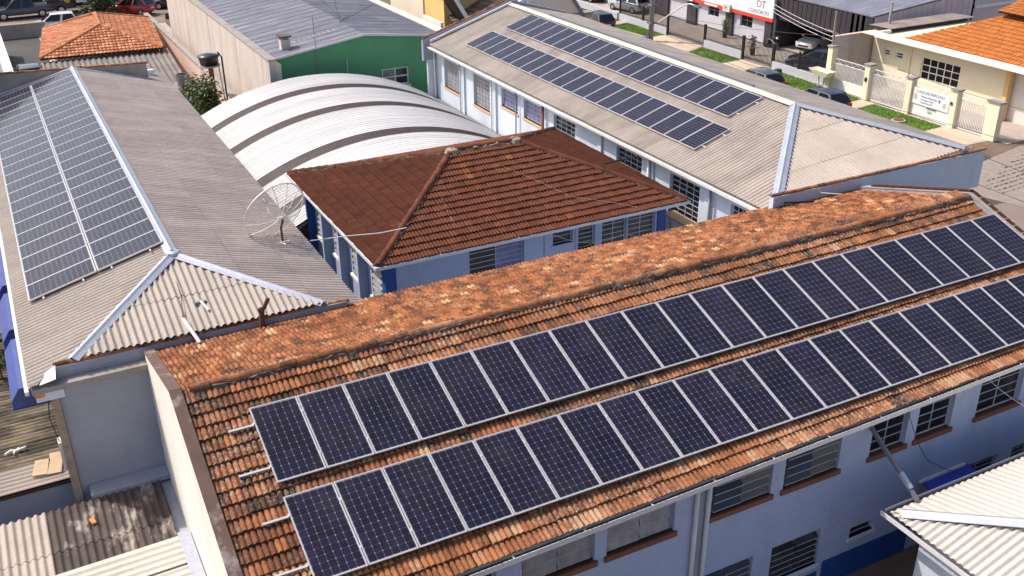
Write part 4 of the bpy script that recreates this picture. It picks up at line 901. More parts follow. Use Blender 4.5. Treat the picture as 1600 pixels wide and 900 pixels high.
MB().box((18.45, 9.4, -3.26), (19.0, 11.2, -3.2)).build('shelf_board', M['wood'], sc_)
for y in (9.8, 10.8): MB().tube([(18.5, y, -3.26), (18.7, y - .3, -5.2)], .03, 5).build('shelf_leg', M['grey_metal'], sc_)
o = MB().tube([(18.9, 5.25, -1.1), (18.9, 5.2, -.82), (19.9, 4.9, -.85)], .03, 6).build('black_pipe', M['black_metal']); tag(o, 'thin black pipe bent from the blue parapet over the tiles', 'pipe')
o = MB().tube([(20.4, 5.29, -.6), (20.45, 5.2, -.75), (20.9, 4.7, -.72)], .02, 5).build('pale_cable', M['pale_wire']); tag(o, 'pale cable hanging over the blue parapet coping', 'cable')

# ------------------------------------------------------------------ green building and its concrete wall
gb = thing('green_building', 'green rendered building with a low grey metal gable roof, behind the vaulted canopy', 'building', (15, 46, G))
gy0, gy1 = 36.0, 66.0; gx0, gxr, gx1 = 10.3, 15.57, 20.4; gz0, gzr, gz1 = -1.47, -.69, -1.25
ops = [(16.5 - gx0, -3.83 - G, 18.15 - gx0, -2.80 - G)]
wall(gb, (gx0 + .15, gy0, G), (1, 0, 0), gx1 - gx0 - .15, 5.2, (0, -1, 0), [(16.5 - gx0 - .15, -3.83 - G, 18.15 - gx0 - .15, -2.8 - G)], M['green_wall'], .15, 'front_wall')
g = MB().prism([(gx0 + .15, gy0, -1.8), (gx1, gy0, -1.8), (gx1, gy0, gz1 - .06), (gxr, gy0, gzr - .06), (gx0 + .15, gy0, gz0 - .06)], (0, .25, 0)).build('gable_wall', M['green_wall'], gb); fixn(g.data)
window(gb, (16.5, gy0, -3.83), (1, 0, 0), (0, -1, 0), 1.65, 1.03, 2, 2, 'grid', [M['frost_glass'], M['louvre_glass']], M['white_paint'], sill=M['white_paint'], depth=.08, bar=.08, fr=.09)
d1 = V((gx0 - gxr, 0, gz0 - gzr)); d2 = V((gx1 - gxr, 0, gz1 - gzr))
corr_roof(gb, (gxr, gy0 - .15, gzr), (0, 1, 0), d1, [(0, 0), (30, 0), (30, d1.length), (0, d1.length)], M['zinc_grey'], 1.0, [0, d1.length], key='G1', pitch=.25, amp=.022, prof='trap', overlap=0)
corr_roof(gb, (gxr, gy0 - .15, gzr), (0, 1, 0), d2, [(0, 0), (30, 0), (30, d2.length), (0, d2.length)], M['zinc_grey'], 1.0, [0, d2.length], key='G2', pitch=.25, amp=.022, prof='trap', overlap=0)
for a, b_ in (((gx0, gz0), (gxr, gzr)), ((gxr, gzr), (gx1, gz1))): MB().obox((a[0], gy0 - .18, a[1] - .07), (b_[0] - a[0], 0, b_[1] - a[1]), (0, .05, 0), (0, 0, .12)).build('edge_trim', M['white_metal'], gb)
MB().box((gx1 - .2, gy0 + .26, G), (gx1, gy1, gz1 - .1)).build('side_wall', M['green_wall'], gb)
MB().box((gx1 - .05, gy0, gz1 - .1), (gx1 + .4, gy1, gz1 + .12)).build('edge_gutter', M['peach_wall'], gb)
cw_ = thing('concrete_wall', 'tall bare concrete wall along the left side of the green building', 'wall', (10.1, 48, G))
for k in range(8):
    y0 = gy0 - .6 + k * 3.75; y1 = y0 + 3.72
    MB().box((9.95 + .01 * (k % 2), y0, G), (10.3, y1, -1.42)).build('wall_panel', M['concrete_wall'], cw_)
MB().box((9.9, gy0 - .62, -1.419), (10.36, gy0 + 29.4, -1.36)).build('wall_cap', M['cap_grey'], cw_)
MB().box((10.3, gy0 - .5, G), (10.62, gy0 - .05, -1.75)).build('end_pier', M['white_wall'], cw_)
MB().prism([(10.28, gy0 - .52, -1.74), (10.66, gy0 - .52, -1.74), (10.28, gy0 - .52, -1.42)], (0, .5, 0)).build('pier_cap', M['peach_wall'], cw_)
ch = thing('chimney', 'small square grey chimney with a dark flat cap on the grey metal roof', 'chimney', (11.5, 37.3, -1.3))
MB().box((11.15, 37.0, -1.5), (11.65, 37.5, -.75)).build('chimney_shaft', M['concrete_wall'], ch)
for x in (11.17, 11.57): 
    for y in (37.02, 37.4): MB().box((x, y, -.75), (x + .06, y + .08, -.62)).build('cap_leg', M['concrete_wall'], ch)
MB().box((11.05, 36.9, -.62), (11.75, 37.6, -.55)).build('chimney_cap', M['mortar'], ch)
an = thing('tv_antenna', 'thin television antenna with cross rods on a mast against the green wall', 'antenna', (12.7, 35.9, -2.6))
MB().tube([(12.75, 35.85, -2.6), (12.7, 35.85, .6)], .022, 5).build('mast', M['grey_metal'], an)
MB().tube([(11.5, 35.6, -.62), (13.9, 36.1, -.30)], .016, 5).build('boom', M['dish'], an)
for k in range(9): 
    t = k / 8; p = V((11.5 + 2.4 * t, 35.6 + .5 * t, -.62 + .32 * t)); MB().tube([p + V((-.05, -.42, .05)), p + V((.05, .42, -.05))], .010, 4).build('rod', M['dish'], an)
o = MB().tube([(14.45, 35.9, -4.0), (14.45, 35.9, -1.9)], .03, 6).build('vent_stack', M['pale_wire']); tag(o, 'thin pale vent stack in front of the green wall', 'pipe')
a2 = thing('roof_antenna', 'thin dark antenna lying across the far part of the grey metal roof', 'antenna', (15.5, 40, -.7))
MB().tube([(15.4, 39.4, -.7), (16.2, 43.0, .35)], .02, 5).build('mast', M['wire'], a2); MB().tube([(15.5, 39.6, -.6), (19.0, 43.5, -.6)], .015, 5).build('guy', M['wire'], a2); MB().tube([(15.7, 40.3, -.5), (15.4, 43.4, .2)], .015, 5).build('guy', M['wire'], a2)

# ------------------------------------------------------------------ pink wall, tank, plants
pw = thing('pink_wall', 'pink rendered boundary wall with a grey cap running away from the left building', 'wall', (8.9, 55, G))
MB().prism([(8.9, 38, G), (8.9, 71, G), (8.9, 71, -4.9), (8.9, 38, -4.6)], (.22, 0, 0)).build('wall_body', M['pink_wall'], pw)
MB().prism([(8.84, 38, -4.6), (9.2, 38, -4.6), (9.2, 38, -4.45), (8.84, 38, -4.45)], (0, 33, -.3)).build('wall_cap', M['cap_grey'], pw)
tp = thing('tank_tower', 'slim brown post with a round platform that carries the black water tank', 'stand', (8.0, 41.5, G))
MB().box((7.93, 41.4, G), (8.18, 41.65, -2.75)).build('post', M['sill_brown'], tp); MB().lathe((8.0, 41.5, -2.75), [(0, 0), (.62, 0), (.62, .07), (0, .07)], 16).build('platform', M['pole_conc'], tp)
MB().tube([(8.5, 41.5, -2.2), (8.62, 41.5, -4.8), (8.7, 41.5, -5.2)], .05, 6).build('outlet_pipe', M['white_metal'], tp)
MB().tube([(8.55, 41.5, -2.0), (8.75, 41.5, -2.3), (8.78, 41.5, -6.8)], .05, 6).build('downpipe', M['black_metal'], tp)
tk = thing('water_tank', 'round black plastic water tank on its brown post', 'water tank', (8.0, 41.5, -2.68))
MB().lathe((8.0, 41.5, -2.68), [(0, 0), (.48, 0), (.56, .45), (.58, .5)], 24).build('tank_body', M['tank'], tk, smooth=True); MB().lathe((8.0, 41.5, -2.18), [(.62, -.03), (.62, .03), (.3, .13), (.1, .15), (0, .15)], 24).build('tank_lid', M['tank'], tk, smooth=True)
def plant(name, label, cat, loc, size, nleaf, leaf, m='leaf', stems=5, group=None, clump=14):
    t = thing(name, label, cat, loc, group=group); c = V(loc); sx, sy, sz = size
    b = MB()
    for k in range(stems):
        a = random.uniform(0, 6.28); q = V((math.cos(a) * sx * .5, math.sin(a) * sy * .5, sz * random.uniform(.6, .95)))
        b.tube([c + V((math.cos(a) * .06, math.sin(a) * .06, 0)), c + q * .5 + V((0, 0, .1)), c + q], .035 * max(.6, sz / 2), 5, .008)
    b.build('stem', M['bark'], t)
    cl = [V((random.gauss(0, .40) * sx, random.gauss(0, .40) * sy, (.15 + .85 * random.random() ** .8) * sz)) for _ in range(clump)]
    vs = []; fs = []
    for k in range(nleaf):
        q = random.choice(cl); p = c + q + V((random.gauss(0, .16) * sx, random.gauss(0, .16) * sy, random.gauss(0, .10) * sz))
        if p.z < c.z + .03: p.z = c.z + .03 + random.random() * .1
        a = V((random.gauss(0, 1), random.gauss(0, 1), random.gauss(0, .6))).normalized(); s = a.cross(V((random.gauss(0, 1), random.gauss(0, 1), 1))).normalized(); l = leaf * random.uniform(.6, 1.3); n = len(vs)
        vs += [p, p + a * l * .5 + s * l * .22, p + a * l, p + a * l * .5 - s * l * .22]; fs.append((n, n + 1, n + 2, n + 3))
    MB().add(vs, fs).build('foliage', M[m], t, kind='stuff'); return t
plant('shrub', 'big yellow-green shrub between the left roof and the pink wall', 'shrub', (7.0, 38.5, G), (1.0, 1.7, 3.9), 5200, .24, clump=44)
plant('shrub', 'smaller dark shrub beside the grey bin, beyond the big shrub', 'shrub', (7.2, 44.0, G), (.8, 1.8, 2.3), 2200, .2, clump=20)
plant('shrub', 'rounded green shrub at the street edge between the truck and the red car', 'shrub', (6.9, 82.6, G), (1.6, 1.0, 2.6), 3200, .26, clump=26)
plant('sapling', 'thin green shoot beside the left roof edge', 'plant', (-4.9, 11.3, -3.9), (.3, .4, 1.6), 160, .22, clump=8)
bn = thing('grey_bin', 'small grey barrel by the corrugated lean-to of the orange house', 'barrel', (7.2, 46, G))
MB().lathe((7.15, 46, G), [(0, 2.2), (.35, 2.2), (.4, 2.9), (.36, 2.9), (.3, 2.3), (0, 2.3)], 14).build('barrel_body', M['grey_metal'], bn); MB().box((6.9, 45.75, G), (7.4, 46.25, G + 2.2)).build('barrel_stand', M['cap_grey'], bn)

# ------------------------------------------------------------------ orange-roofed house beyond the left building
oh = thing('tiled_house', 'small house with a salmon clay tile hip roof and striped lean-to, beyond the left roof', 'house', (4, 63, G))
oz = -4.3
def osl(a, b_, c, d, nm, m=M['tile_pale']):  # slope quad from ridge a-b to eave c-d
    a, b_, c, d = map(V, (a, b_, c, d)); U = (c - d).normalized(); D0 = (a - d); D0 = -(D0 - U * D0.dot(U)); Ls_ = D0.length; D0.normalize(); O = d - D0 * Ls_
    poly = [((a - O).dot(U), 0), ((b_ - O).dot(U), 0), ((c - O).dot(U), Ls_), (0, Ls_)]
    if (a - b_).length < .01: poly = [poly[0], poly[2], poly[3]]
    umax = max(p[0] for p in poly); umin = min(0, min(p[0] for p in poly))
    O2 = O + U * umin; poly = [(p[0] - umin, p[1]) for p in poly]
    nvv = max(1, int(round(Ls_ / .40)))
    tile_roof(oh, O2, U, D0, int((umax - umin) / .25) + 1, nvv, m, .25, Ls_ / nvv, poly=poly, kind='single')
OA, OB = (4.3, 59.9, -3.3), (4.55, 64.5, -3.3); EFL, EFR, EBR, EBL = (-.2, 55.9, -4.4), (7.65, 55.3, -4.4), (8.6, 66.7, -4.4), (.9, 66.4, -4.4)
osl(OA, OA, EFR, EFL, 'front'); osl(OA, OB, EBL, EFL, 'left'); osl(OB, OA, EFR, EBR, 'right'); osl(OB, OB, EBL, EBR, 'back')
for a, b_ in ((EFR, OA), (EFL, OA), (OA, OB), (EBR, OB), (EBL, OB)): ridge_row(oh, V(a) + V((0, 0, .05)), V(b_) + V((0, 0, .05)), M['tile_pale'], .14, .45)
MB().box((.9, 56.2, G), (7.5, 66, oz - .3)).build('wall', M['peach_wall'], oh)
corr_roof(oh, (-.2, 55.9, oz - .30), (1, 0, 0), (0, -1, -.14), [(0, 0), (8.2, 0), (8.2, 9), (0, 9)], M['fibro_black'], 1.06, [0, 3, 6, 9], key='OL', pitch=.34, amp=.05, mfn=lambda c, r: M['fibro_dark'])
MB().box((-.1, 46.8, G), (8.0, 55.8, oz - 1.75)).build('lean_to_wall', M['peach_wall'], oh)
yw = thing('yard_wall', 'low dark stained wall between the far street and the yard', 'wall', (-2, 77.5, G)); MB().box((-14, 77.3, G), (1.6, 77.6, -5.9)).build('wall_body', M['cap_grey'], yw)
MB().box((-14, 77.25, -5.9), (1.65, 77.65, -5.85)).build('wall_cap', M['mortar_pale'], yw)
o = flat('dark_yard', [(-9, 63), (.9, 63), (.9, 77.2), (-9, 77.2)], G - .003, M['asphalt'])
lw = thing('white_boundary_wall', 'narrow white-topped wall receding at the upper left edge', 'wall', (-2.1, 60, G)); MB().prism([(-2.5, 50, G), (-1.9, 50, G), (-1.9, 50, -5), (-2.5, 50, -5)], (-.15, 21, 0)).build('wall_body', M['white_wall'], lw)
MB().prism([(-6, 50, -5.3), (-2.5, 50, -5.05), (-2.5, 50, -5.15), (-6, 50, -5.4)], (0, 21, 0)).build('low_roof', M['zinc_grey'], lw)

# ------------------------------------------------------------------ cars
def car(name, label, cat, loc, heading, pm, L=4.1, W=1.72, H=1.46, kind='hatch', group=None, rimm=None):
    rz = heading; root = thing(name, label, cat, loc, rz, group); wm = WM[root.name]
    h = L / 2; hw = W / 2
    if kind == 'hatch': st = [(-h, .42, .62, .70), (-h + .08, .30, .92, .88), (-h + .55, .25, .98, .97), (-.3, .24, .95, 1), (h * .42, .25, .94, 1), (h * .72, .26, .86, .96), (h - .10, .30, .70, .86), (h, .38, .58, .68)]; cab = (-h + .12, -h + .55, h * .12, h * .50)
    elif kind == 'sedan': st = [(-h, .42, .66, .74), (-h + .08, .32, .95, .90), (-h + .7, .27, .97, .98), (-.3, .24, .92, 1), (h * .42, .25, .90, 1), (h * .72, .26, .83, .96), (h - .10, .30, .68, .86), (h, .38, .58, .68)]; cab = (-h + .55, -h + 1.1, h * .10, h * .52)
    else: st = [(-h, .50, .95, .90), (-h + .05, .45, 1.08, .97), (-h + 1.5, .40, 1.08, 1), (-.2, .38, 1.06, 1), (h * .45, .38, 1.05, 1), (h * .74, .40, 1.0, .97), (h - .10, .42, .86, .88), (h, .48, .70, .72)]; cab = (-h + 1.55, -h + 1.75, h * .20, h * .50)
    b = MB(); vs = []; fs = []
    for x, zb, zt, k in st:
        w_ = hw * k
        vs += [(x, -w_ * .92, zb), (x, -w_, zb + .15), (x, -w_, (zb + zt) / 2 + .05), (x, -w_ * .95, zt - .06), (x, -w_ * .80, zt), (x, w_ * .80, zt), (x, w_ * .95, zt - .06), (x, w_, (zb + zt) / 2 + .05), (x, w_, zb + .15), (x, w_ * .92, zb)]
    n = 10
    for i in range(len(st) - 1):
        for k in range(n): fs.append((i * n + k, i * n + (k + 1) % n, (i + 1) * n + (k + 1) % n, (i + 1) * n + k))
    fs += [tuple(range(n)), tuple(range((len(st) - 1) * n + n - 1, (len(st) - 1) * n - 1, -1))]
    b.add(vs, fs)
    x0, x1, x2, x3 = cab; zs = .93 if kind != 'pickup' else 1.04; bw, tw_ = hw * .93, hw * .74; zt = H
    c = [(x0, -bw, zs), (x3, -bw, zs), (x3, bw, zs), (x0, bw, zs), (x1, -tw_, zt - .05), (x2, -tw_, zt - .05), (x2, tw_, zt - .05), (x1, tw_, zt - .05), ((x1 + x2) / 2 - .3, -tw_ * .9, zt), ((x1 + x2) / 2 + .3, -tw_ * .9, zt), ((x1 + x2) / 2 + .3, tw_ * .9, zt), ((x1 + x2) / 2 - .3, tw_ * .9, zt)]
    b.add(c, [(0, 1, 5, 4), (1, 2, 6, 5), (2, 3, 7, 6), (3, 0, 4, 7), (8, 9, 10, 11), (4, 5, 9, 8), (5, 6, 10, 9), (6, 7, 11, 10), (7, 4, 8, 11)])
    me = fixn(b.mesh('body', pm)); body = link('body', me, root, wm)
    md = body.modifiers.new('bevel', 'BEVEL'); md.width = .05; md.segments = 2; md.limit_method = 'ANGLE'; md.angle_limit = R_(20)
    me.polygons.foreach_set('use_smooth', [True] * len(me.polygons))
    def lerp(p, q, t): return V(p) + (V(q) - V(p)) * t
    def pane(nm, q4, off, pad=.09):
        q4 = [V(p) for p in q4]; ce = sum(q4, V()) / 4; nrm = (q4[1] - q4[0]).cross(q4[3] - q4[0]).normalized()
        if nrm.dot(ce - V((0, 0, .9))) < 0: nrm = -nrm
        q4 = [p + (ce - p) * pad for p in q4]; m_ = MB().prism([p + nrm * .004 for p in q4], nrm * off); o_ = link(nm, fixn(m_.mesh(nm, M['dark_glass'])), root, wm)
    pane('windshield', (c[1], c[2], c[6], c[5]), .012, .08); pane('rear_window', (c[3], c[0], c[4], c[7]), .012, .12)
    for s in (0, 1):
        A, B, Ct, D = (c[0], c[1], c[5], c[4]) if s == 0 else (c[3], c[2], c[6], c[7])
        m1, m2 = lerp(A, B, .48), lerp(D, Ct, .48)
        pane('side_window', (lerp(A, m1, .06), lerp(A, m1, .97), lerp(D, m2, .97), lerp(D, m2, .1)), .012, .10); pane('side_window', (lerp(m1, B, .03), lerp(m1, B, .92), lerp(m2, Ct, .95), lerp(m2, Ct, .03)), .012, .10)
    r = .31 if kind != 'pickup' else .37
    for sx in (-h * .62, h * .62):
        for sy in (-1, 1):
            wmx = wm @ Matrix.Translation((sx, sy * (hw - .09), r))
            wh = MB().lathe((0, 0, 0), [(r * .62, -.10), (r * .95, -.10), (r, -.07), (r, .07), (r * .95, .10), (r * .62, .10)], 18, 'Y').build('wheel', M['tyre'], root, wmx)
            MB().lathe((0, 0, 0), [(.0, -.095), (r * .25, -.095), (r * .63, -.08), (r * .63, .08), (r * .25, .095), (0, .095)], 12, 'Y').build('rim', rimm or M['rim'], wh, wmx)
    for sy in (-1, 1):
        MB().box((h - .20, sy * hw * .62 - .16, .60), (h - .015, sy * hw * .62 + .16, .74)).build('headlight', M['headlight'], root, wm)
        MB().box((-h + .015, sy * hw * .72 - .13, .72), (-h + .12, sy * hw * .72 + .13, .92)).build('taillight', M['taillight'], root, wm)
        MB().box((h * .34, sy * (hw + .06) - .08, .93), (h * .34 + .14, sy * (hw + .06) + .08, 1.05)).build('mirror', pm, root, wm)
    MB().box((h - .05, -hw * .5, .42), (h + .012, hw * .5, .54)).build('grille', M['black_metal'], root, wm); MB().box((-h - .01, -.26, .60), (-h + .04, .26, .71)).build('number_plate', M['sign_white'], root, wm)
    if kind == 'pickup':
        MB().box((-h + .12, -hw * .82, .80), (-h + 1.45, hw * .82, 1.10)).build('bed_cover', M['black_metal'], root, wm)
    return root
car('pickup_truck', 'dark grey double-cab pickup parked on the far street at the upper left', 'pickup', (.35, 86.8, G), math.pi + .06, P_['grey'], 5.3, 1.85, 1.80, 'pickup')
car('parked_car', 'white car seen from above behind the yard wall, only its top half in view', 'car', (2.5, 78.9, G), math.pi * .98, P_['white'], 4.2, 1.74, 1.55)
car('parked_car', 'red hatchback on the far street behind the salmon tile roof', 'car', (9.6, 83.4, G), math.pi * .78, P_['red'], 4.3, 1.75, 1.55)
car('parked_car', 'black car on the far street right of the red hatchback', 'car', (13.6, 85.0, G), math.pi * .95, P_['black'], 4.3, 1.76, 1.5, 'sedan')
car('parked_car', 'black car in the yard just beyond the left roof parapet', 'car', (-.9, 60.4, G), math.pi * .5, P_['black'], 4.1, 1.7, 1.5)
car('parked_car', 'silver hatchback behind the street fence at the top, rear to the viewer', 'car', (50.4, 61.6, G), math.pi * .56, P_['silver'], 4.2, 1.75, 1.55)
car('parked_car', 'dark car at the top edge, left of the silver hatchback', 'car', (50.0, 68.2, G), math.pi * .55, P_['black'], 4.3, 1.75, 1.5)
car('parked_car', 'white hatchback parked under the dark garage roof', 'car', (55.0, 41.6, G), math.pi * 1.08, P_['white'], 4.3, 1.78, 1.5)
car('parked_car', 'dark blue sedan inside the black fence below the white hatchback', 'car', (50.2, 36.6, G), math.pi * .72, P_['blue_black'], 4.4, 1.78, 1.45, 'sedan')
car('parked_car', 'dark grey car by the kerb near the tan driveway, half hidden by the beige roof', 'car', (42.6, 34.2, G), math.pi * .5, P_['grey'], 4.2, 1.75, 1.5)
car('parked_car', 'dark car with roof rails parked by the kerb nearer the street corner', 'car', (42.7, 28.4, G), math.pi * .5, P_['blue_black'], 4.3, 1.78, 1.55)
car('parked_car', 'dark car whose roof peeps over the ridge at the far left of the street', 'car', (43.6, 56.5, G), math.pi * .5, P_['black'], 4.2, 1.75, 1.5)
# box truck
tr = thing('box_truck', 'navy van truck with a yellow emblem and a white cargo box on the far street', 'truck', (5.6, 87.6, G), math.pi + .05); tm = WM[tr.name]
MB().prism([(3.0, -1, .5), (3.1, -1, 1.3), (2.6, -1, 1.5), (1.9, -1, 2.5), (.6, -1, 2.6), (.6, -1, .5)], (0, 2.0, 0)).build('cab', P_['navy'], tr, tm)
MB().box((-3.1, -1.1, .95), (.5, 1.1, 3.1)).build('cargo_box', M['white_paint'], tr, tm)
MB().box((-3.0, -.5, .55), (.6, .5, .9)).build('chassis', M['black_metal'], tr, tm)
for s in (-1.012, 1.0): MB().box((.9, s, 1.6), (2.0, s + .012, 2.2)).build('side_window', M['dark_glass'], tr, tm)
MB().prism([(2.62, -.85, 1.55), (2.62, .85, 1.55), (2.02, .85, 2.4), (2.02, -.85, 2.4)], (.03, 0, .02)).build('windshield', M['dark_glass'], tr, tm)
for x in (-2.0, 1.9):
    for y in (-.95, .95):
        wq = tm @ Matrix.Translation((x, y, .42)); wh = MB().lathe((0, 0, 0), [(.25, -.12), (.42, -.12), (.42, .12), (.25, .12)], 18, 'Y').build('wheel', M['tyre'], tr, wq); MB().lathe((0, 0, 0), [(0, -.1), (.26, -.1), (.26, .1), (0, .1)], 12, 'Y').build('rim', M['rim'], wh, wq)
for s in (-1, 1):
    MB().lathe((1.25, s * 1.02, 1.25), [(0, -.02 if s < 0 else .02), (.26, 0), (.26, -.004 * s), (0, -.02 * s)], 14, 'Y').build('emblem', M['yellow_mark'], tr, tm)
    MB().box((.7, s * 1.008 - .004, 1.3), (1.0, s * 1.008 + .004, 1.38)).build('emblem_stripe', M['sign_white'], tr, tm)
    MB().box((1.52, s * 1.008 - .004, 1.3), (1.85, s * 1.008 + .004, 1.38)).build('emblem_stripe', M['sign_white'], tr, tm)
    MB().box((2.98, s * .7 - .18, .9), (3.1, s * .7 + .18, 1.15)).build('headlight', M['headlight'], tr, tm)
# far edge of the far street
fw = thing('dark_street_wall', 'dark wall along the far side of the street at the upper left', 'wall', (0, 91, G)); MB().box((-30, 91.5, G), (36, 92, -3.2)).build('wall_body', M['dark_wall'], fw)
MB().box((-30, 91.3, G), (36, 91.5, -6.6)).build('wall_base', M['grass_soil'], fw)
plant('tree', 'light green sapling behind the grey pickup', 'tree', (2.1, 90.6, G), (.6, .5, 3.6), 700, .25, clump=10)
plant('hedge', 'low grassy clump between the pickup and the truck', 'plant', (3.1, 89.8, G), (.8, .5, 1.0), 700, .2, clump=10)
gf_ = thing('green_fence', 'green slatted fence panel on a post left of the grey metal roof', 'fence', (13.2, 78, G))
for k in range(12): MB().obox((12.0 + k * .06, 70.9 + k * .95, -3.4), (.03, .5, 0), (.03, 0, 0), (0, 0, 1.9)).build('slat', M['green_mesh'], gf_)
for z in (-3.4, -1.6): MB().tube([(12.0, 70.8, z), (12.75, 82.5, z)], .05, 5).build('rail', M['white_metal'], gf_)
for y, x in ((71.2, 12.05), (76, 12.35), (82, 12.75)): MB().tube([(x, y, G), (x, y, -1.5)], .05, 6).build('post', M['green_mesh'], gf_)
pb = thing('planter_bed', 'dark planter bed with bare soil behind the pink wall', 'planter', (12.3, 75.5, G)); MB().box((11.5, 73.6, G), (13.6, 73.75, -6.4)).build('planter_side', M['mortar'], pb); MB().box((11.5, 77.2, G), (13.6, 77.4, -6.1)).build('planter_side', M['mortar'], pb); MB().box((11.5, 73.75, G), (13.6, 77.2, -6.6)).build('planter_soil', M['soil'], pb)
dp_ = thing('drink_machine', 'white-topped vending kiosk with brown bottles between pink wall and concrete wall', 'kiosk', (10.9, 61.5, G)); MB().box((10.6, 60.5, G), (11.7, 63.6, -5.35)).build('kiosk_body', M['grey_metal'], dp_); MB().box((10.5, 60.4, -5.35), (11.8, 63.8, -5.15)).build('kiosk_top', M['white_paint'], dp_)
MB().box((11.0, 60.44, -6.9), (11.7, 60.5, -5.5)).build('bottle_panel', M['yellow_mark'], dp_)

# ------------------------------------------------------------------ yellow house and gabled house at the top
yh = thing('yellow_house', 'yellow and cream house with a white-framed window behind the right building', 'house', (22, 46, G))
MB().box((24.1, 47.6, G), (27, 54, 2)).build('cream_wall', M['peach_wall'], yh); MB().box((24.13, 44.35, G), (27.5, 47.6, 2)).build('yellow_wall', M['yellow_wall'], yh)
wall(yh, (24.1, 44.15, G), (1, 0, 0), 3.5, 9, (0, -1, 0), [(.35, 5.3, 1.05, 6.9)], M['yellow_wall'], .12, 'front_wall')
window(yh, (24.45, 44.15, -1.7), (1, 0, 0), (0, -1, 0), .7, 1.6, 1, 1, 'grid', M['dark_glass'], M['white_paint'], sill=M['white_paint'], fr=.10, depth=-.02)
MB().box((24.07, 44.13, G), (24.12, 47.6, 2)).build('side_face', M['yellow_wall'], yh)
wall(yh, (27.0, 46.2, G), (1, 0, 0), 2.6, 9, (0, -1, 0), [(.5, 4.7, 1.4, 6.3)], M['yellow_wall'], .12, 'rear_wall')
window(yh, (27.5, 46.2, -2.3), (1, 0, 0), (0, -1, 0), .9, 1.6, 1, 1, 'grid', M['dark_glass'], M['white_paint'], sill=M['white_paint'], fr=.12, depth=-.02)
tile_roof(yh, (24.3, 44.1, -1.95), (1, 0, 0), (0, -1, -.30), 12, 7, M['tile_grey'], .25, .40)
MB().box((23.3, 43.0, G), (23.5, 46.0, -2.1)).build('white_parapet', M['white_paint'], yh)
MB().lathe((24.06, 49.2, -1.3), [(0, -.03), (.25, -.03), (.25, .1), (0, .1)], 12, 'X').build('meter_dial', M['grey_metal'], yh)
MB().tube([(24.02, 47.5, 2), (24.02, 47.5, -2.6)], .04, 5).build('downpipe', M['peach_wall'], yh)
ah = thing('gabled_house', 'pale gabled house with white barge boards and an air conditioner, behind the right roof', 'house', (29, 42, G))
g = MB().prism([(25.6, 40, G), (25.6, 40, -1.75), (28.85, 40, -.55), (30.3, 40, .55), (31.45, 40, -.55), (33.2, 40, -3.6), (33.2, 40, G)], (0, 9, 0)).build('gable_wall', M['peach_wall'], ah); fixn(g.data)
MB().prism([(25.3, 39.85, -1.95), (30.3, 39.85, .65), (30.3, 39.85, .85), (25.3, 39.85, -1.70)], (0, .2, 0)).build('barge_board', M['white_paint'], ah)
MB().prism([(33.3, 39.85, -3.6), (33.5, 39.85, -3.6), (30.45, 39.85, .8), (30.3, 39.85, .65)], (0, 9.2, 0)).build('side_roof', M['zinc_grey'], ah)
MB().box((27.6, 39.9, -1.95), (33, 40.6, -1.8)).build('ledge', M['cap_grey'], ah)
tile_roof(ah, (30.3, 49.2, .72), (0, -1, 0), (-5, 0, -2.6), 36, 13, M['tile_grey'], .25, .43)
g = MB().prism([(23.2, 41.9, .5), (23.45, 41.9, .55), (25.2, 41.9, -2.3), (24.95, 41.9, -2.35)], (0, .2, 0)).build('barge_board', M['white_paint'], ah); fixn(g.data)
tile_roof(ah, (23.3, 48.5, .5), (0, -1, 0), (1.75, 0, -2.85), 26, 8, M['tile_grey'], .25, .42)
ac = thing('air_conditioner', 'white air conditioner unit on the pale gable behind the right roof', 'air conditioner', (28.2, 39.7, -.9))
def aircon(t, x0, y0, z0, w_, h_, face='y'):
    if face == 'y':
        MB().box((x0, y0 - .32, z0), (x0 + w_, y0 - .002, z0 + h_)).build('casing', M['white_metal'], t)
        MB().lathe((x0 + w_ * .42, y0 - .325, z0 + h_ / 2), [(h_ * .36, -.01), (h_ * .36, .01), (h_ * .1, .004), (0, .004)], 16, 'Y').build('fan_grille', M['black_metal'], t)
    else:
        MB().box((x0 - .32, y0, z0), (x0 - .002, y0 + w_, z0 + h_)).build('casing', M['white_metal'], t)
        MB().lathe((x0 - .325, y0 + w_ * .55, z0 + h_ / 2), [(h_ * .36, -.01), (h_ * .36, .01), (h_ * .1, .004), (0, .004)], 16, 'X').build('fan_grille', M['black_metal'], t)
aircon(ac, 27.9, 40, -1.35, 1.0, .75)

# ------------------------------------------------------------------ shop, garage, fences along the side street
def text(parent, s, O, U, Z, size, m, name='lettering', align='LEFT', depth=.004):
    cu = bpy.data.curves.new(name, 'FONT'); cu.body = s; cu.size = size; cu.extrude = depth; cu.align_x = align; cu.resolution_u = 2
    tmp = bpy.data.objects.new('tmp', cu); me = bpy.data.meshes.new_from_object(tmp); bpy.data.objects.remove(tmp); bpy.data.curves.remove(cu)
    me.name = name; me.materials.clear(); me.materials.append(m); return link(name, me, parent, frame(O, U, Z))
sh = thing('shop_building', 'light grey shop with dark pillars, two dark windows and a sign band, across the street', 'building', (55, 50, G))
wins = [(46.0, 1.5, -6.0, -4.92), (50.3, 1.45, -5.85, -4.86)]
SF = 58.0
wall(sh, (51.9, SF, G), (0, -1, 0), SF - 43.5, 2.95, (-1, 0, 0), [(SF - y - w_, z0 - G, SF - y, z1 - G) for y, w_, z0, z1 in wins], M['grey_wall'], .15, 'front_wall')
for y, w_, z0, z1 in wins: window(sh, (51.9, y + w_, z0), (0, -1, 0), (-1, 0, 0), w_, z1 - z0, 2, 2, 'grid', M['dark_glass'], M['win_metal'], depth=.1)
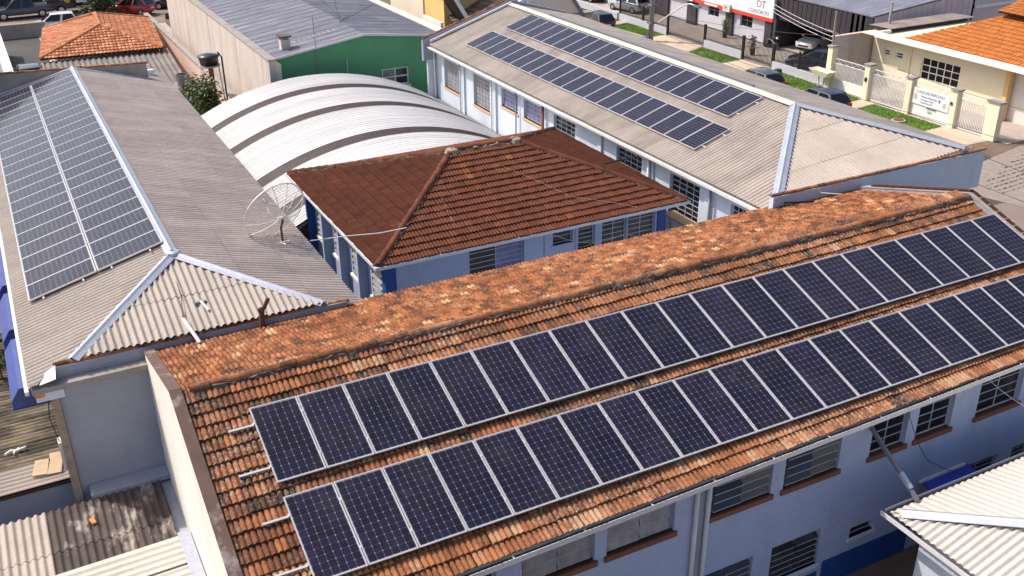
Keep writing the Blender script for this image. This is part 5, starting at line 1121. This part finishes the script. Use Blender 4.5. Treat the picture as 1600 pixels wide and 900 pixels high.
for y, wd in ((43.5, .8), (48.3, .9), (53.2, 1.3), (57.3, .7)): MB().box((51.72, y, G), (51.9, y + wd, -4.06)).build('pillar', M['dark_wall'], sh)
MB().box((51.9, 43.5, -4.06), (62, 60, -3.0)).build('upper_wall', M['grey_wall'], sh)
MB().box((51.78, 58.0, G), (51.9, 75, -3.5)).build('shopfront', M['dark_wall'], sh)
MB().box((51.6, 54.5, -4.9), (51.77, 72, -4.3)).build('sign_band', M['dark_wall'], sh); MB().box((51.57, 54.6, -4.95), (51.6, 70, -4.86)).build('red_stripe', M['sign_red'], sh)
sg = thing('shop_sign', 'white sign board with a red stripe and grey letters above the shop windows', 'sign', (51.7, 46, -4.4))
MB().box((51.6, 43.35, -4.72), (51.72, 52.5, -3.0)).build('sign_board', M['sign_white'], sg); MB().box((51.575, 43.3, -5.0), (51.72, 53.5, -4.72)).build('red_band', M['sign_red'], sg)
text(sg, 'CONSÓRCIO', (51.59, 46.3, -4.58), (0, -1, 0), (0, 0, 1), .42, M['ink']); text(sg, 'OT', (51.59, 45.4, -4.1), (0, -1, 0), (0, 0, 1), .8, M['ink'])
MB().box((51.56, 50.2, -4.93), (51.574, 51.9, -4.80)).build('sign_text_line', M['sign_white'], sg)
a1 = thing('air_conditioner', 'white air conditioner between the two dark shop windows', 'air conditioner', (51.7, 48, -4.8)); aircon(a1, 51.72, 48.4, -5.05, .85, .62, 'x')
a1 = thing('air_conditioner', 'white air conditioner at the left of the shop wall beside the street lamp head', 'air conditioner', (51.7, 52.5, -4.8)); aircon(a1, 51.72, 53.4, -4.95, .95, .7, 'x')
for k, (y, tx) in enumerate(((48.1, 'potted plant against the dark pillar of the shop'), (42.2, 'low potted plant behind the fence post near the garage'))):
    pp = thing('potted_plant', tx, 'potted plant', (50.9 - 2 * k, y, G)); MB().lathe((50.9 - 2 * k, y, G), [(0, .0), (.16, 0), (.22, .5), (.19, .5), (0, .45)], 12).build('pot', M['black_metal'], pp)
    vs = []; fs = []
    for q in range(220):
        p = V((50.9 - 2 * k + random.gauss(0, .12), y + random.gauss(0, .12), G + .5 + random.random() * .9)); a = V((random.gauss(0, 1), random.gauss(0, 1), 1)).normalized() * .16; s = a.cross(V((random.gauss(0, 1), random.gauss(0, 1), .3))).normalized() * .035; n = len(vs); vs += [p, p + a * .5 + s, p + a, p + a * .5 - s]; fs.append((n, n + 1, n + 2, n + 3))
    MB().add(vs, fs).build('foliage', M['leaf'], pp, kind='stuff')
ga = thing('garage', 'dark open garage with black corrugated fascia and grey roof beside the shop', 'garage', (57, 39, G))
for k in range(36): MB().box((52.0 - .03 * (k % 2), 34.3 + k * .253, -4.75), (52.06, 34.3 + k * .253 + .24, -3.02 - .03 * k * .08)).build('fascia_board', M['dark_wall'], ga)
MB().box((52.0, 33.55, G), (52.1, 35.6, -3.02)).build('front_panel', M['dark_wall'], ga); MB().box((61.8, 33.5, G), (62, 43.4, -2.6)).build('back_wall', M['dark_wall'], ga); MB().box((52.1, 43.2, G), (62, 43.4, -3.2)).build('party_wall', M['dark_wall'], ga)
MB().prism([(51.95, 33.5, -2.98), (62, 33.5, -2.0), (62, 33.5, -1.9), (51.95, 33.5, -2.88)], (0, 10, 0)).build('roof', M['zinc_grey'], ga)
for k in range(33): MB().box((52.1 + k * .3, 33.5 - .03 * (k % 2), -4.35), (52.1 + k * .3 + .29, 33.56, -2.98 + .097 * (k * .3))).build('cladding_board', M['pinkgrey_wall'], ga)
MB().box((52, 33.3, -4.75), (62, 33.6, -4.35)).build('wall_ledge', M['white_paint'], ga); MB().box((52.1, 33.44, G), (62, 33.62, -4.75)).build('side_wall', M['pinkgrey_wall'], ga)
for k in range(5): MB().box((53 + k * 2, 33.7, -3.4 + .1 * k), (53.15 + k * 2, 43.2, -3.25 + .1 * k)).build('rafter', M['grey_metal'], ga)
for k, (x, y, tx) in enumerate(((51.6, 43.2, 'dark motorbike standing at the garage mouth by the shop corner'), (57.5, 43.0 - 2.6, 'motorbike parked deeper inside the dark garage'))):
    mo = thing('motorbike', tx, 'motorbike', (x, y, G)); 
    for dx in (-.6, .6): MB().lathe((x, y + dx, G + .3), [(.2, -.05), (.3, -.04), (.3, .04), (.2, .05)], 14, 'X').build('wheel', M['tyre'], mo)
    MB().tube([(x, y - .6, G + .3), (x, y - .2, G + .62), (x, y + .35, G + .75), (x, y + .6, G + .3)], .06, 6).build('bike_frame', M['grey_metal'], mo); MB().obox((x - .1, y - .35, G + .72), (.2, 0, 0), (0, .5, .05), (0, 0, .14)).build('tank', M['black_metal'], mo); MB().obox((x - .09, y + .12, G + .78), (.18, 0, 0), (0, .5, .04), (0, 0, .08)).build('seat', M['tyre'], mo); MB().tube([(x - .32, y - .5, G + 1.02), (x + .32, y - .5, G + 1.02)], .02, 5).build('handlebar', M['rim'], mo); MB().tube([(x, y - .55, G + .92), (x, y - .68, G + .92)], .08, 8).build('headlight', M['headlight'], mo)
pk = thing('far_warehouse', 'pinkish grey warehouse wall at the top right corner', 'building', (70, 36, G)); MB().box((62.1, 33.6, G), (85, 50, -1.6)).build('wall', M['pinkgrey_wall'], pk)
MB().box((62.1, 33.45, -3.3), (85, 33.6, -3.1)).build('wall_ledge', M['white_paint'], pk); MB().box((62.0, 33.4, -1.6), (85, 50.2, -1.45)).build('roof_edge', M['zinc_grey'], pk)
# yard fence: low wall, posts, bars, gates
def bar_fence(name, label, y0, y1, x=47.5, z0=G + .1, z1=-5.35, step=.13, m='black_metal', lowwall=True):
    t = thing(name, label, 'fence', (x, (y0 + y1) / 2, G))
    if lowwall: MB().box((x - .12, y0, G - .1), (x + .08, y1, G + .55)).build('low_wall', M['grey_wall'], t); z0 = G + .56
    n = int((y1 - y0) / step); bm_ = MB().box((-.017, -.017, 0), (.017, .017, z1 - z0)).mesh('bar', M[m])
    for k in range(n + 1): link('bar', bm_, t, Matrix.Translation((x, y0 + (y1 - y0) * k / n, z0)))
    for z in (z0 + .1, z1 - .1): MB().box((x - .02, y0, z), (x + .02, y1, z + .045)).build('rail', M[m], t)
    np_ = max(1, int((y1 - y0) / 2.6))
    for k in range(np_ + 1):
        y = y0 + (y1 - y0) * k / np_; MB().box((x - .07, y - .07, G), (x + .07, y + .07, z1 + .1)).build('post', M[m], t)
    return t
bar_fence('yard_fence', 'black bar fence on a low grey wall in front of the silver hatchback', 51.4, 58.6)
bar_fence('yard_fence', 'black bar fence on a low grey wall in front of the two dark shop windows', 41.7, 46.3)
bar_fence('yard_fence', 'black bar fence on a low grey wall in front of the dark blue sedan', 32.9, 38.2)
bar_fence('sliding_gate', 'black bar gate above the left pale driveway by the utility pole', 46.4, 51.3, lowwall=False)
bar_fence('sliding_gate', 'black bar gate above the tan driveway below the garage', 38.3, 41.6, lowwall=False)
lw2 = thing('low_front_wall', 'low grey wall edging the verge at the top beside the dark car', 'wall', (47.5, 65, G)); MB().box((47.38, 58.9, G - .1), (47.58, 76, G + .55)).build('wall_body', M['grey_wall'], lw2)
# cream house
ch_ = thing('cream_house', 'cream house with bright orange tile roof and wide dark window', 'house', (55, 26, G))
CX = 51.0; CF = 32.3; cwins = [(24.9, 3.1, -5.88, -4.42), (29.6, .62, -4.98, -4.55), (30.75, .55, -4.98, -4.55)]
wall(ch_, (CX, CF, G), (0, -1, 0), CF - 21.5, 3.45, (-1, 0, 0), [(CF - y - w_, z0 - G, CF - y, z1 - G) for y, w_, z0, z1 in cwins], M['cream_wall'], .15, 'front_wall')
for k, (y, w_, z0, z1) in enumerate(cwins): window(ch_, (CX, y + w_, z0), (0, -1, 0), (-1, 0, 0), w_, z1 - z0, 5 if k == 0 else 1, 3 if k == 0 else 2, 'grid', M['dark_glass'], M['white_paint'], depth=.08, bar=.06, fr=.08)
MB().box((CX + .3, 18.4, G), (CX + 3.2, 21.49, -3.56)).build('porch_wall', M['white_wall'], ch_); MB().box((CX - .15, 21.2, G), (CX + .2, 21.5, -3.56)).build('porch_post', M['yellow_wall'], ch_)
MB().box((CX + .26, 15.9, G), (CX + .36, 18.39, -3.7)).build('porch_screen', M['grey_metal'], ch_)
MB().box((49.8, 16, -3.56), (59, 32.4, -3.50)).build('ceiling', M['cream_wall'], ch_)
MB().box((49.7, 15.9, -3.6), (49.85, 31.1, -3.24)).build('eave_fascia', M['white_paint'], ch_); MB().box((49.852, 30.9, -3.6), (51.0, 31.1, -3.24)).build('eave_fascia', M['white_paint'], ch_)
tile_roof(ch_, (58.2, 29.3, -.2), (0, -1, 0), (-8.3, 0, -3.3), 62, 22, M['tile_new'], .235, 8.93 / 22, poly=[(7.5, 0), (14.5, 0), (14.5, 8.95), (0.0, 8.95)], kind='single')
tile_roof(ch_, (56.5, 25.3, -.75), (0, -1, 0), (-2.6, 0, -.6), 30, 7, M['tile_new'], .235, .38, kind='single')
MB().box((51, 31.1, -3.42), (58.6, 32.9, -3.30)).build('annex_deck', M['deck'], ch_)
corr_roof(ch_, (51, 31.0, -3.20), (1, 0, 0), (0, 1, -.03), [(0, 0), (8.0, 0), (8.0, 1.9), (0, 1.9)], M['fibro_dark'], 1.06, [0, 1.9], key='CA', overlap=0)
MB().box((CX, 21.5, G), (CX + 8, 32.3, -3.57)).build('house_body', M['cream_wall'], ch_) if False else None
MB().tube([(CX - .05, 28.9, -3.6), (CX - .05, 28.9, G)], .035, 5).build('downpipe', M['cream_wall'], ch_)
bw = thing('boundary_wall', 'grey boundary wall between the car yard and the cream house', 'wall', (51, 32.6, G)); MB().box((47.6, 32.55, G), (58.5, 32.75, -3.66)).build('wall_body', M['concrete_wall'], bw); MB().box((47.55, 32.5, -3.66), (58.5, 32.8, -3.6)).build('wall_cap', M['pink_wall'], bw)
# cream house fence
posts = [(32.25, -4.2, 'tall cream gate pillar at the left end of the white fence, by the wires'), (28.8, -4.72, 'cream gate pillar second from the left in the white fence'), (25.3, -4.78, 'cream gate pillar left of the white banner'), (21.85, -4.75, 'cream gate pillar right of the white banner'), (19.1, -4.8, 'wide cream gate pillar at the right end of the white fence')]
for k, (y, zt, lab) in enumerate(posts):
    t = thing('gate_pillar', lab, 'pillar', (47.25, y, G), group='cream pillars of the white fence'); wd = .42 if k < 4 else .8
    MB().box((47.05, y - wd / 2, G), (47.5, y + wd / 2, zt)).build('pillar_shaft', M['cream_wall'], t); MB().box((46.98, y - wd / 2 - .07, zt), (47.57, y + wd / 2 + .07, zt + .09)).build('pillar_cap', M['cap_grey'], t)
for (y0, y1, lab, solid) in ((29.05, 32.0, 'white fence panel with arched lattice top at the left, before the boundary wall', 0), (25.55, 28.55, 'white gate with lattice top between the second and third cream pillars', 1), (22.1, 25.05, 'white fence panel carrying the banner', 0), (19.55, 21.6, 'white slatted gate at the right over the tan driveway', 1)):
    t = thing('white_fence', lab, 'fence', (47.3, (y0 + y1) / 2, G), group='white fence panels of the cream house'); zt = -4.95
    MB().box((47.25, y0, G + .05), (47.35, y1, G + .75)).build('lower_panel', M['white_paint'], t) if not solid else MB().box((47.27, y0, G + .05), (47.33, y1, G + .12)).build('rail', M['white_metal'], t)
    for z in (-5.25, zt): MB().box((47.27, y0, z), (47.33, y1, z + .05)).build('rail', M['white_metal'], t)
    n = int((y1 - y0) / .11); zb = G + (.12 if solid else .75); bm_ = MB().box((-.018, -.02, 0), (.018, .02, -5.25 - zb)).mesh('slat', M['white_metal'])
    for k in range(n + 1): link('slat', bm_, t, Matrix.Translation((47.3, y0 + .03 + (y1 - y0 - .06) * k / n, zb)))
    q = int((y1 - y0) / .5)
    for k in range(q):
        ya = y0 + (y1 - y0) * k / q; yb = y0 + (y1 - y0) * (k + 1) / q; ym = (ya + yb) / 2
        MB().tube([(47.3, ya, -5.2), (47.3, ym, zt), (47.3, yb, -5.2)], .018, 4).build('lattice_bar', M['white_metal'], t)
bnr = thing('banner', 'white banner with grey lettering and printed hands hung on the white fence', 'banner', (47.2, 23.6, -5.8))
MB().box((47.19, 22.25, -6.22), (47.2, 25.0, -5.22)).build('banner_cloth', M['sign_white'], bnr)
BU, BZ = (0, -1, 0), (0, 0, 1)
text(bnr, 'CASA DE REPOUSO', (47.18, 24.72, -5.50), BU, BZ, .245, M['ink_blue']); text(bnr, 'Idosos Especiais', (47.18, 24.35, -5.73), BU, BZ, .19, M['ink_blue']); text(bnr, 'Hospedagem diária', (47.18, 24.35, -5.91), BU, BZ, .13, M['ink_blue']); text(bnr, 'Atendimento 24h', (47.18, 24.35, -6.08), BU, BZ, .13, M['ink_blue'])
HAND = [(0, -.5), (.28, -.45), (.36, -.1), (.30, .1), (.42, .3), (.36, .36), (.2, .18), (.22, .5), (.12, .5), (.06, .2), (-.04, .5), (-.14, .46), (-.12, .15), (-.3, .38), (-.36, .3), (-.24, 0), (-.2, -.3)]
for y, z, k_, m in ((24.78, -5.78, .42, 'skin_print'), (22.55, -5.88, .36, 'skin_print'), (22.95, -5.70, .22, 'ink')):
    o = MB().prism([(47.188, y - a * k_, z + b_ * k_) for a, b_ in HAND], (-.003, 0, 0)).build('printed_picture', M[m], bnr); fixn(o.data)
ms = thing('wall_sign', 'dark square number lettering on the fence panel under the banner', 'sign', (47.2, 23.5, -6.4)); text(ms, 'PINHAIS', (47.23, 23.85, -6.40), BU, BZ, .21, M['ink']); text(ms, '2204', (47.23, 23.75, -6.60), BU, BZ, .17, M['ink'])
mt_ = thing('intercom', 'small round intercom plate on the cream pillar right of the banner', 'intercom', (47.0, 21.9, -5.6)); MB().lathe((47.045, 21.95, -5.55), [(0, -.02), (.12, -.02), (.12, .0), (0, 0)], 12, 'X').build('plate', M['grey_metal'], mt_); MB().lathe((47.02, 21.95, -5.50), [(0, -.02), (.05, -.02), (.05, .01), (0, .01)], 8, 'X').build('button', M['black_metal'], mt_)
mt_ = thing('intercom', 'small black box on the cream pillar second from the left', 'intercom', (47.0, 28.8, -5.6)); MB().box((47.0, 28.72, -5.75), (47.045, 28.9, -5.5)).build('plate', M['black_metal'], mt_); MB().box((46.985, 28.77, -5.6), (47.0, 28.85, -5.53)).build('button', M['grey_metal'], mt_)
bk = thing('refuse_basket', 'white raised refuse basket on two legs on the verge lawn by the tall pillar', 'basket', (46.6, 32.3, G))
MB().prism([(46.3, 31.7, -6.05), (46.9, 31.7, -6.05), (47.0, 31.3, -5.62), (46.2, 31.3, -5.62)], (0, .0, 0)); b = MB()
for (ya, yb) in ((31.75, 31.35), (32.75, 33.2)): b.quad((46.35, ya, -6.1), (46.85, ya, -6.1), (46.98, yb, -5.7), (46.22, yb, -5.7))
b.quad((46.35, 31.75, -6.1), (46.85, 31.75, -6.1), (46.85, 32.75, -6.1), (46.35, 32.75, -6.1)); b.quad((46.35, 31.75, -6.1), (46.35, 32.75, -6.1), (46.22, 33.2, -5.7), (46.22, 31.35, -5.7)); b.quad((46.85, 31.75, -6.1), (46.85, 32.75, -6.1), (46.98, 33.2, -5.7), (46.98, 31.35, -5.7))
o = b.build('basket_tray', M['cream_wall'], bk); md = o.modifiers.new('thick', 'SOLIDIFY'); md.thickness = .03
for y in (31.95, 32.55): MB().box((46.57, y - .04, G), (46.65, y + .04, -6.1)).build('leg', M['white_metal'], bk)
wbn = thing('pole_bin', 'round black bin on a short post at the kerb between the two dark cars', 'bin', (44.9, 34.85, G)); MB().lathe((45.0, 34.85, G), [(0, .45), (.24, .45), (.28, .9), (.24, .98), (0, 1.0)], 14).build('bin_body', M['tank'], wbn); MB().tube([(45.0, 34.85, G), (45.0, 34.85, G + .5)], .04, 6).build('bin_post', M['black_metal'], wbn)
mh = thing('manhole', 'round brown manhole cover set in the near lawn', 'manhole cover', (45.5, 24.3, G)); MB().lathe((45.5, 24.3, G), [(.42, .0), (.42, .07), (.32, .08)], 18).build('manhole_ring', M['paving'], mh); MB().lathe((45.5, 24.3, G), [(.32, .09), (.1, .10), (0, .10)], 18).build('manhole_lid', M['rust'], mh)
up2 = thing('utility_pole', 'concrete utility pole with a long street lamp arm at the kerb', 'utility pole', (44.9, 50.1, G)); MB().tube([(44.95, 50.1, G), (44.95, 50.1, 3)], .22, 10, .15).build('pole_shaft', M['pole_conc'], up2, smooth=True)
MB().tube([(44.8, 49.0, -5.3), (44.8, 46.6, -3.9), (44.8, 45.6, -3.35), (44.8, 45.0, -3.2), (44.8, 44.2, -3.25)], .05, 6).build('lamp_arm', M['dish'], up2); MB().obox((44.7, 44.5, -3.32), (.22, 0, 0), (0, -.7, -.02), (0, 0, .13)).build('lamp_head', M['grey_metal'], up2)
for z in (-4.2, -5.6): MB().box((44.68, 49.8, z), (45.25, 50.4, z + .12)).build('pole_band', M['grey_metal'], up2)
o = MB().box((44.9, 51.0, G), (45.35, 51.5, G + .12)).build('blue_crate', M['trash_blue']); tag(o, 'flat blue bag lying by the utility pole foot', 'bag')
wp = thing('wooden_pole', 'thin wooden service pole above the tall cream pillar', 'pole', (47.2, 32.4, G)); MB().tube([(47.3, 32.35, -4.2), (47.3, 32.4, -1.9)], .07, 7).build('pole_shaft', M['pole_wood'], wp); MB().tube([(47.3, 31.8, -3.35), (47.3, 32.95, -3.2)], .03, 5).build('insulator_arm', M['grey_metal'], wp)
wp = thing('wooden_pole', 'tall grey pole standing behind the boundary wall', 'pole', (52.5, 35.6, G)); MB().tube([(52.3, 32.4, G), (52.4, 32.45, -1.9)], .10, 8, .08).build('pole_shaft', M['pole_conc'], wp); MB().box((52.32, 32.38, -1.9), (52.48, 32.52, -1.86)).build('pole_cap', M['grey_metal'], wp)
def wire(pts, label, r=.012, m='wire', sag=.25, n=14):
    out = []
    for a, b_ in zip(pts[:-1], pts[1:]):
        a, b_ = V(a), V(b_)
        for k in range(n + 1):
            t = k / n; out.append(a + (b_ - a) * t - V((0, 0, sag * 4 * t * (1 - t))))
    o = MB().tube(out, r, 4).build('power_line', M[m]); tag(o, label, 'wire', 'wires')
for z, tx in ((-3.38, 'uppermost of the three pale wires crossing the dark garage'), (-3.68, 'middle of the three pale wires crossing the dark garage'), (-3.95, 'lowest of the three pale wires crossing the dark garage')): wire([(51.5, 43.4, z - .15), (47.35, 32.4, z + .05)], tx, .02, 'pale_wire', .12)
wire([(33, 26, -2.2), (33, 10.5, -2.52), (33, -6, -2.9)], 'long black wire passing just beyond the blue parapet end', .014, sag=.1)
wire([(38, 40, -3.6), (38, 16, -3.55), (38, -4, -2.4)], 'black wire crossing the tan driveway in front of the cream pillars', .014, sag=.2)
wire([(33.5, 11.5, -4.0), (33.5, -2, -3.9)], 'lowest black wire over the cobbled corner', .014, sag=.1)
wire([(44.9, 50.1, -4.6), (44, 30.4, -2.75), (44, 15.8, -3.75), (44, -10, -2.5)], 'dark wire sagging across the white fence from the utility pole', .014, sag=.25)
wire([(14.7, -4.2, -2.1), (15.3, -4.6, -3.6), (17.2, -5.6, -4.3)], 'black cable hanging from the eave towards the white roof', .01, sag=.15)
wire([(17.2, -4.4, -1.9), (18.2, -5.4, -2.7), (20, -7, -3.2)], 'pale cable from the eave at the right edge', .008, 'pale_wire', .1)
wire([(10.2, 12.0, -1.15), (12.6, 9.2, -2.2), (15.6, 9.6, -2.9), (19.0, 7.5, -2.5)], 'pale cable slung below the brown roof eave', .010, 'pale_wire', .3)
wire([(9.6, 12.1, -1.05), (9.2, 9.4, -1.95)], 'thin pale cord lying on the left part of the brown roof', .004, 'pale_wire', -.02)
wire([(12.4, 12.9, -.80), (14.0, 10.6, -1.52), (16.0, 9.4, -1.88)], 'thin pale cord lying across the right part of the brown roof', .004, 'pale_wire', -.03)
o = thing('white_post', 'slim white post at the right edge above the panels', 'post', (23.4, -1.6, G)); MB().tube([(23.6, -1.7, G), (23.62, -1.7, .45)], .07, 8).build('post_shaft', M['white_metal'], o); MB().lathe((23.62, -1.7, .45), [(.09, 0), (.09, .05), (0, .06)], 8).build('post_cap', M['white_metal'], o)
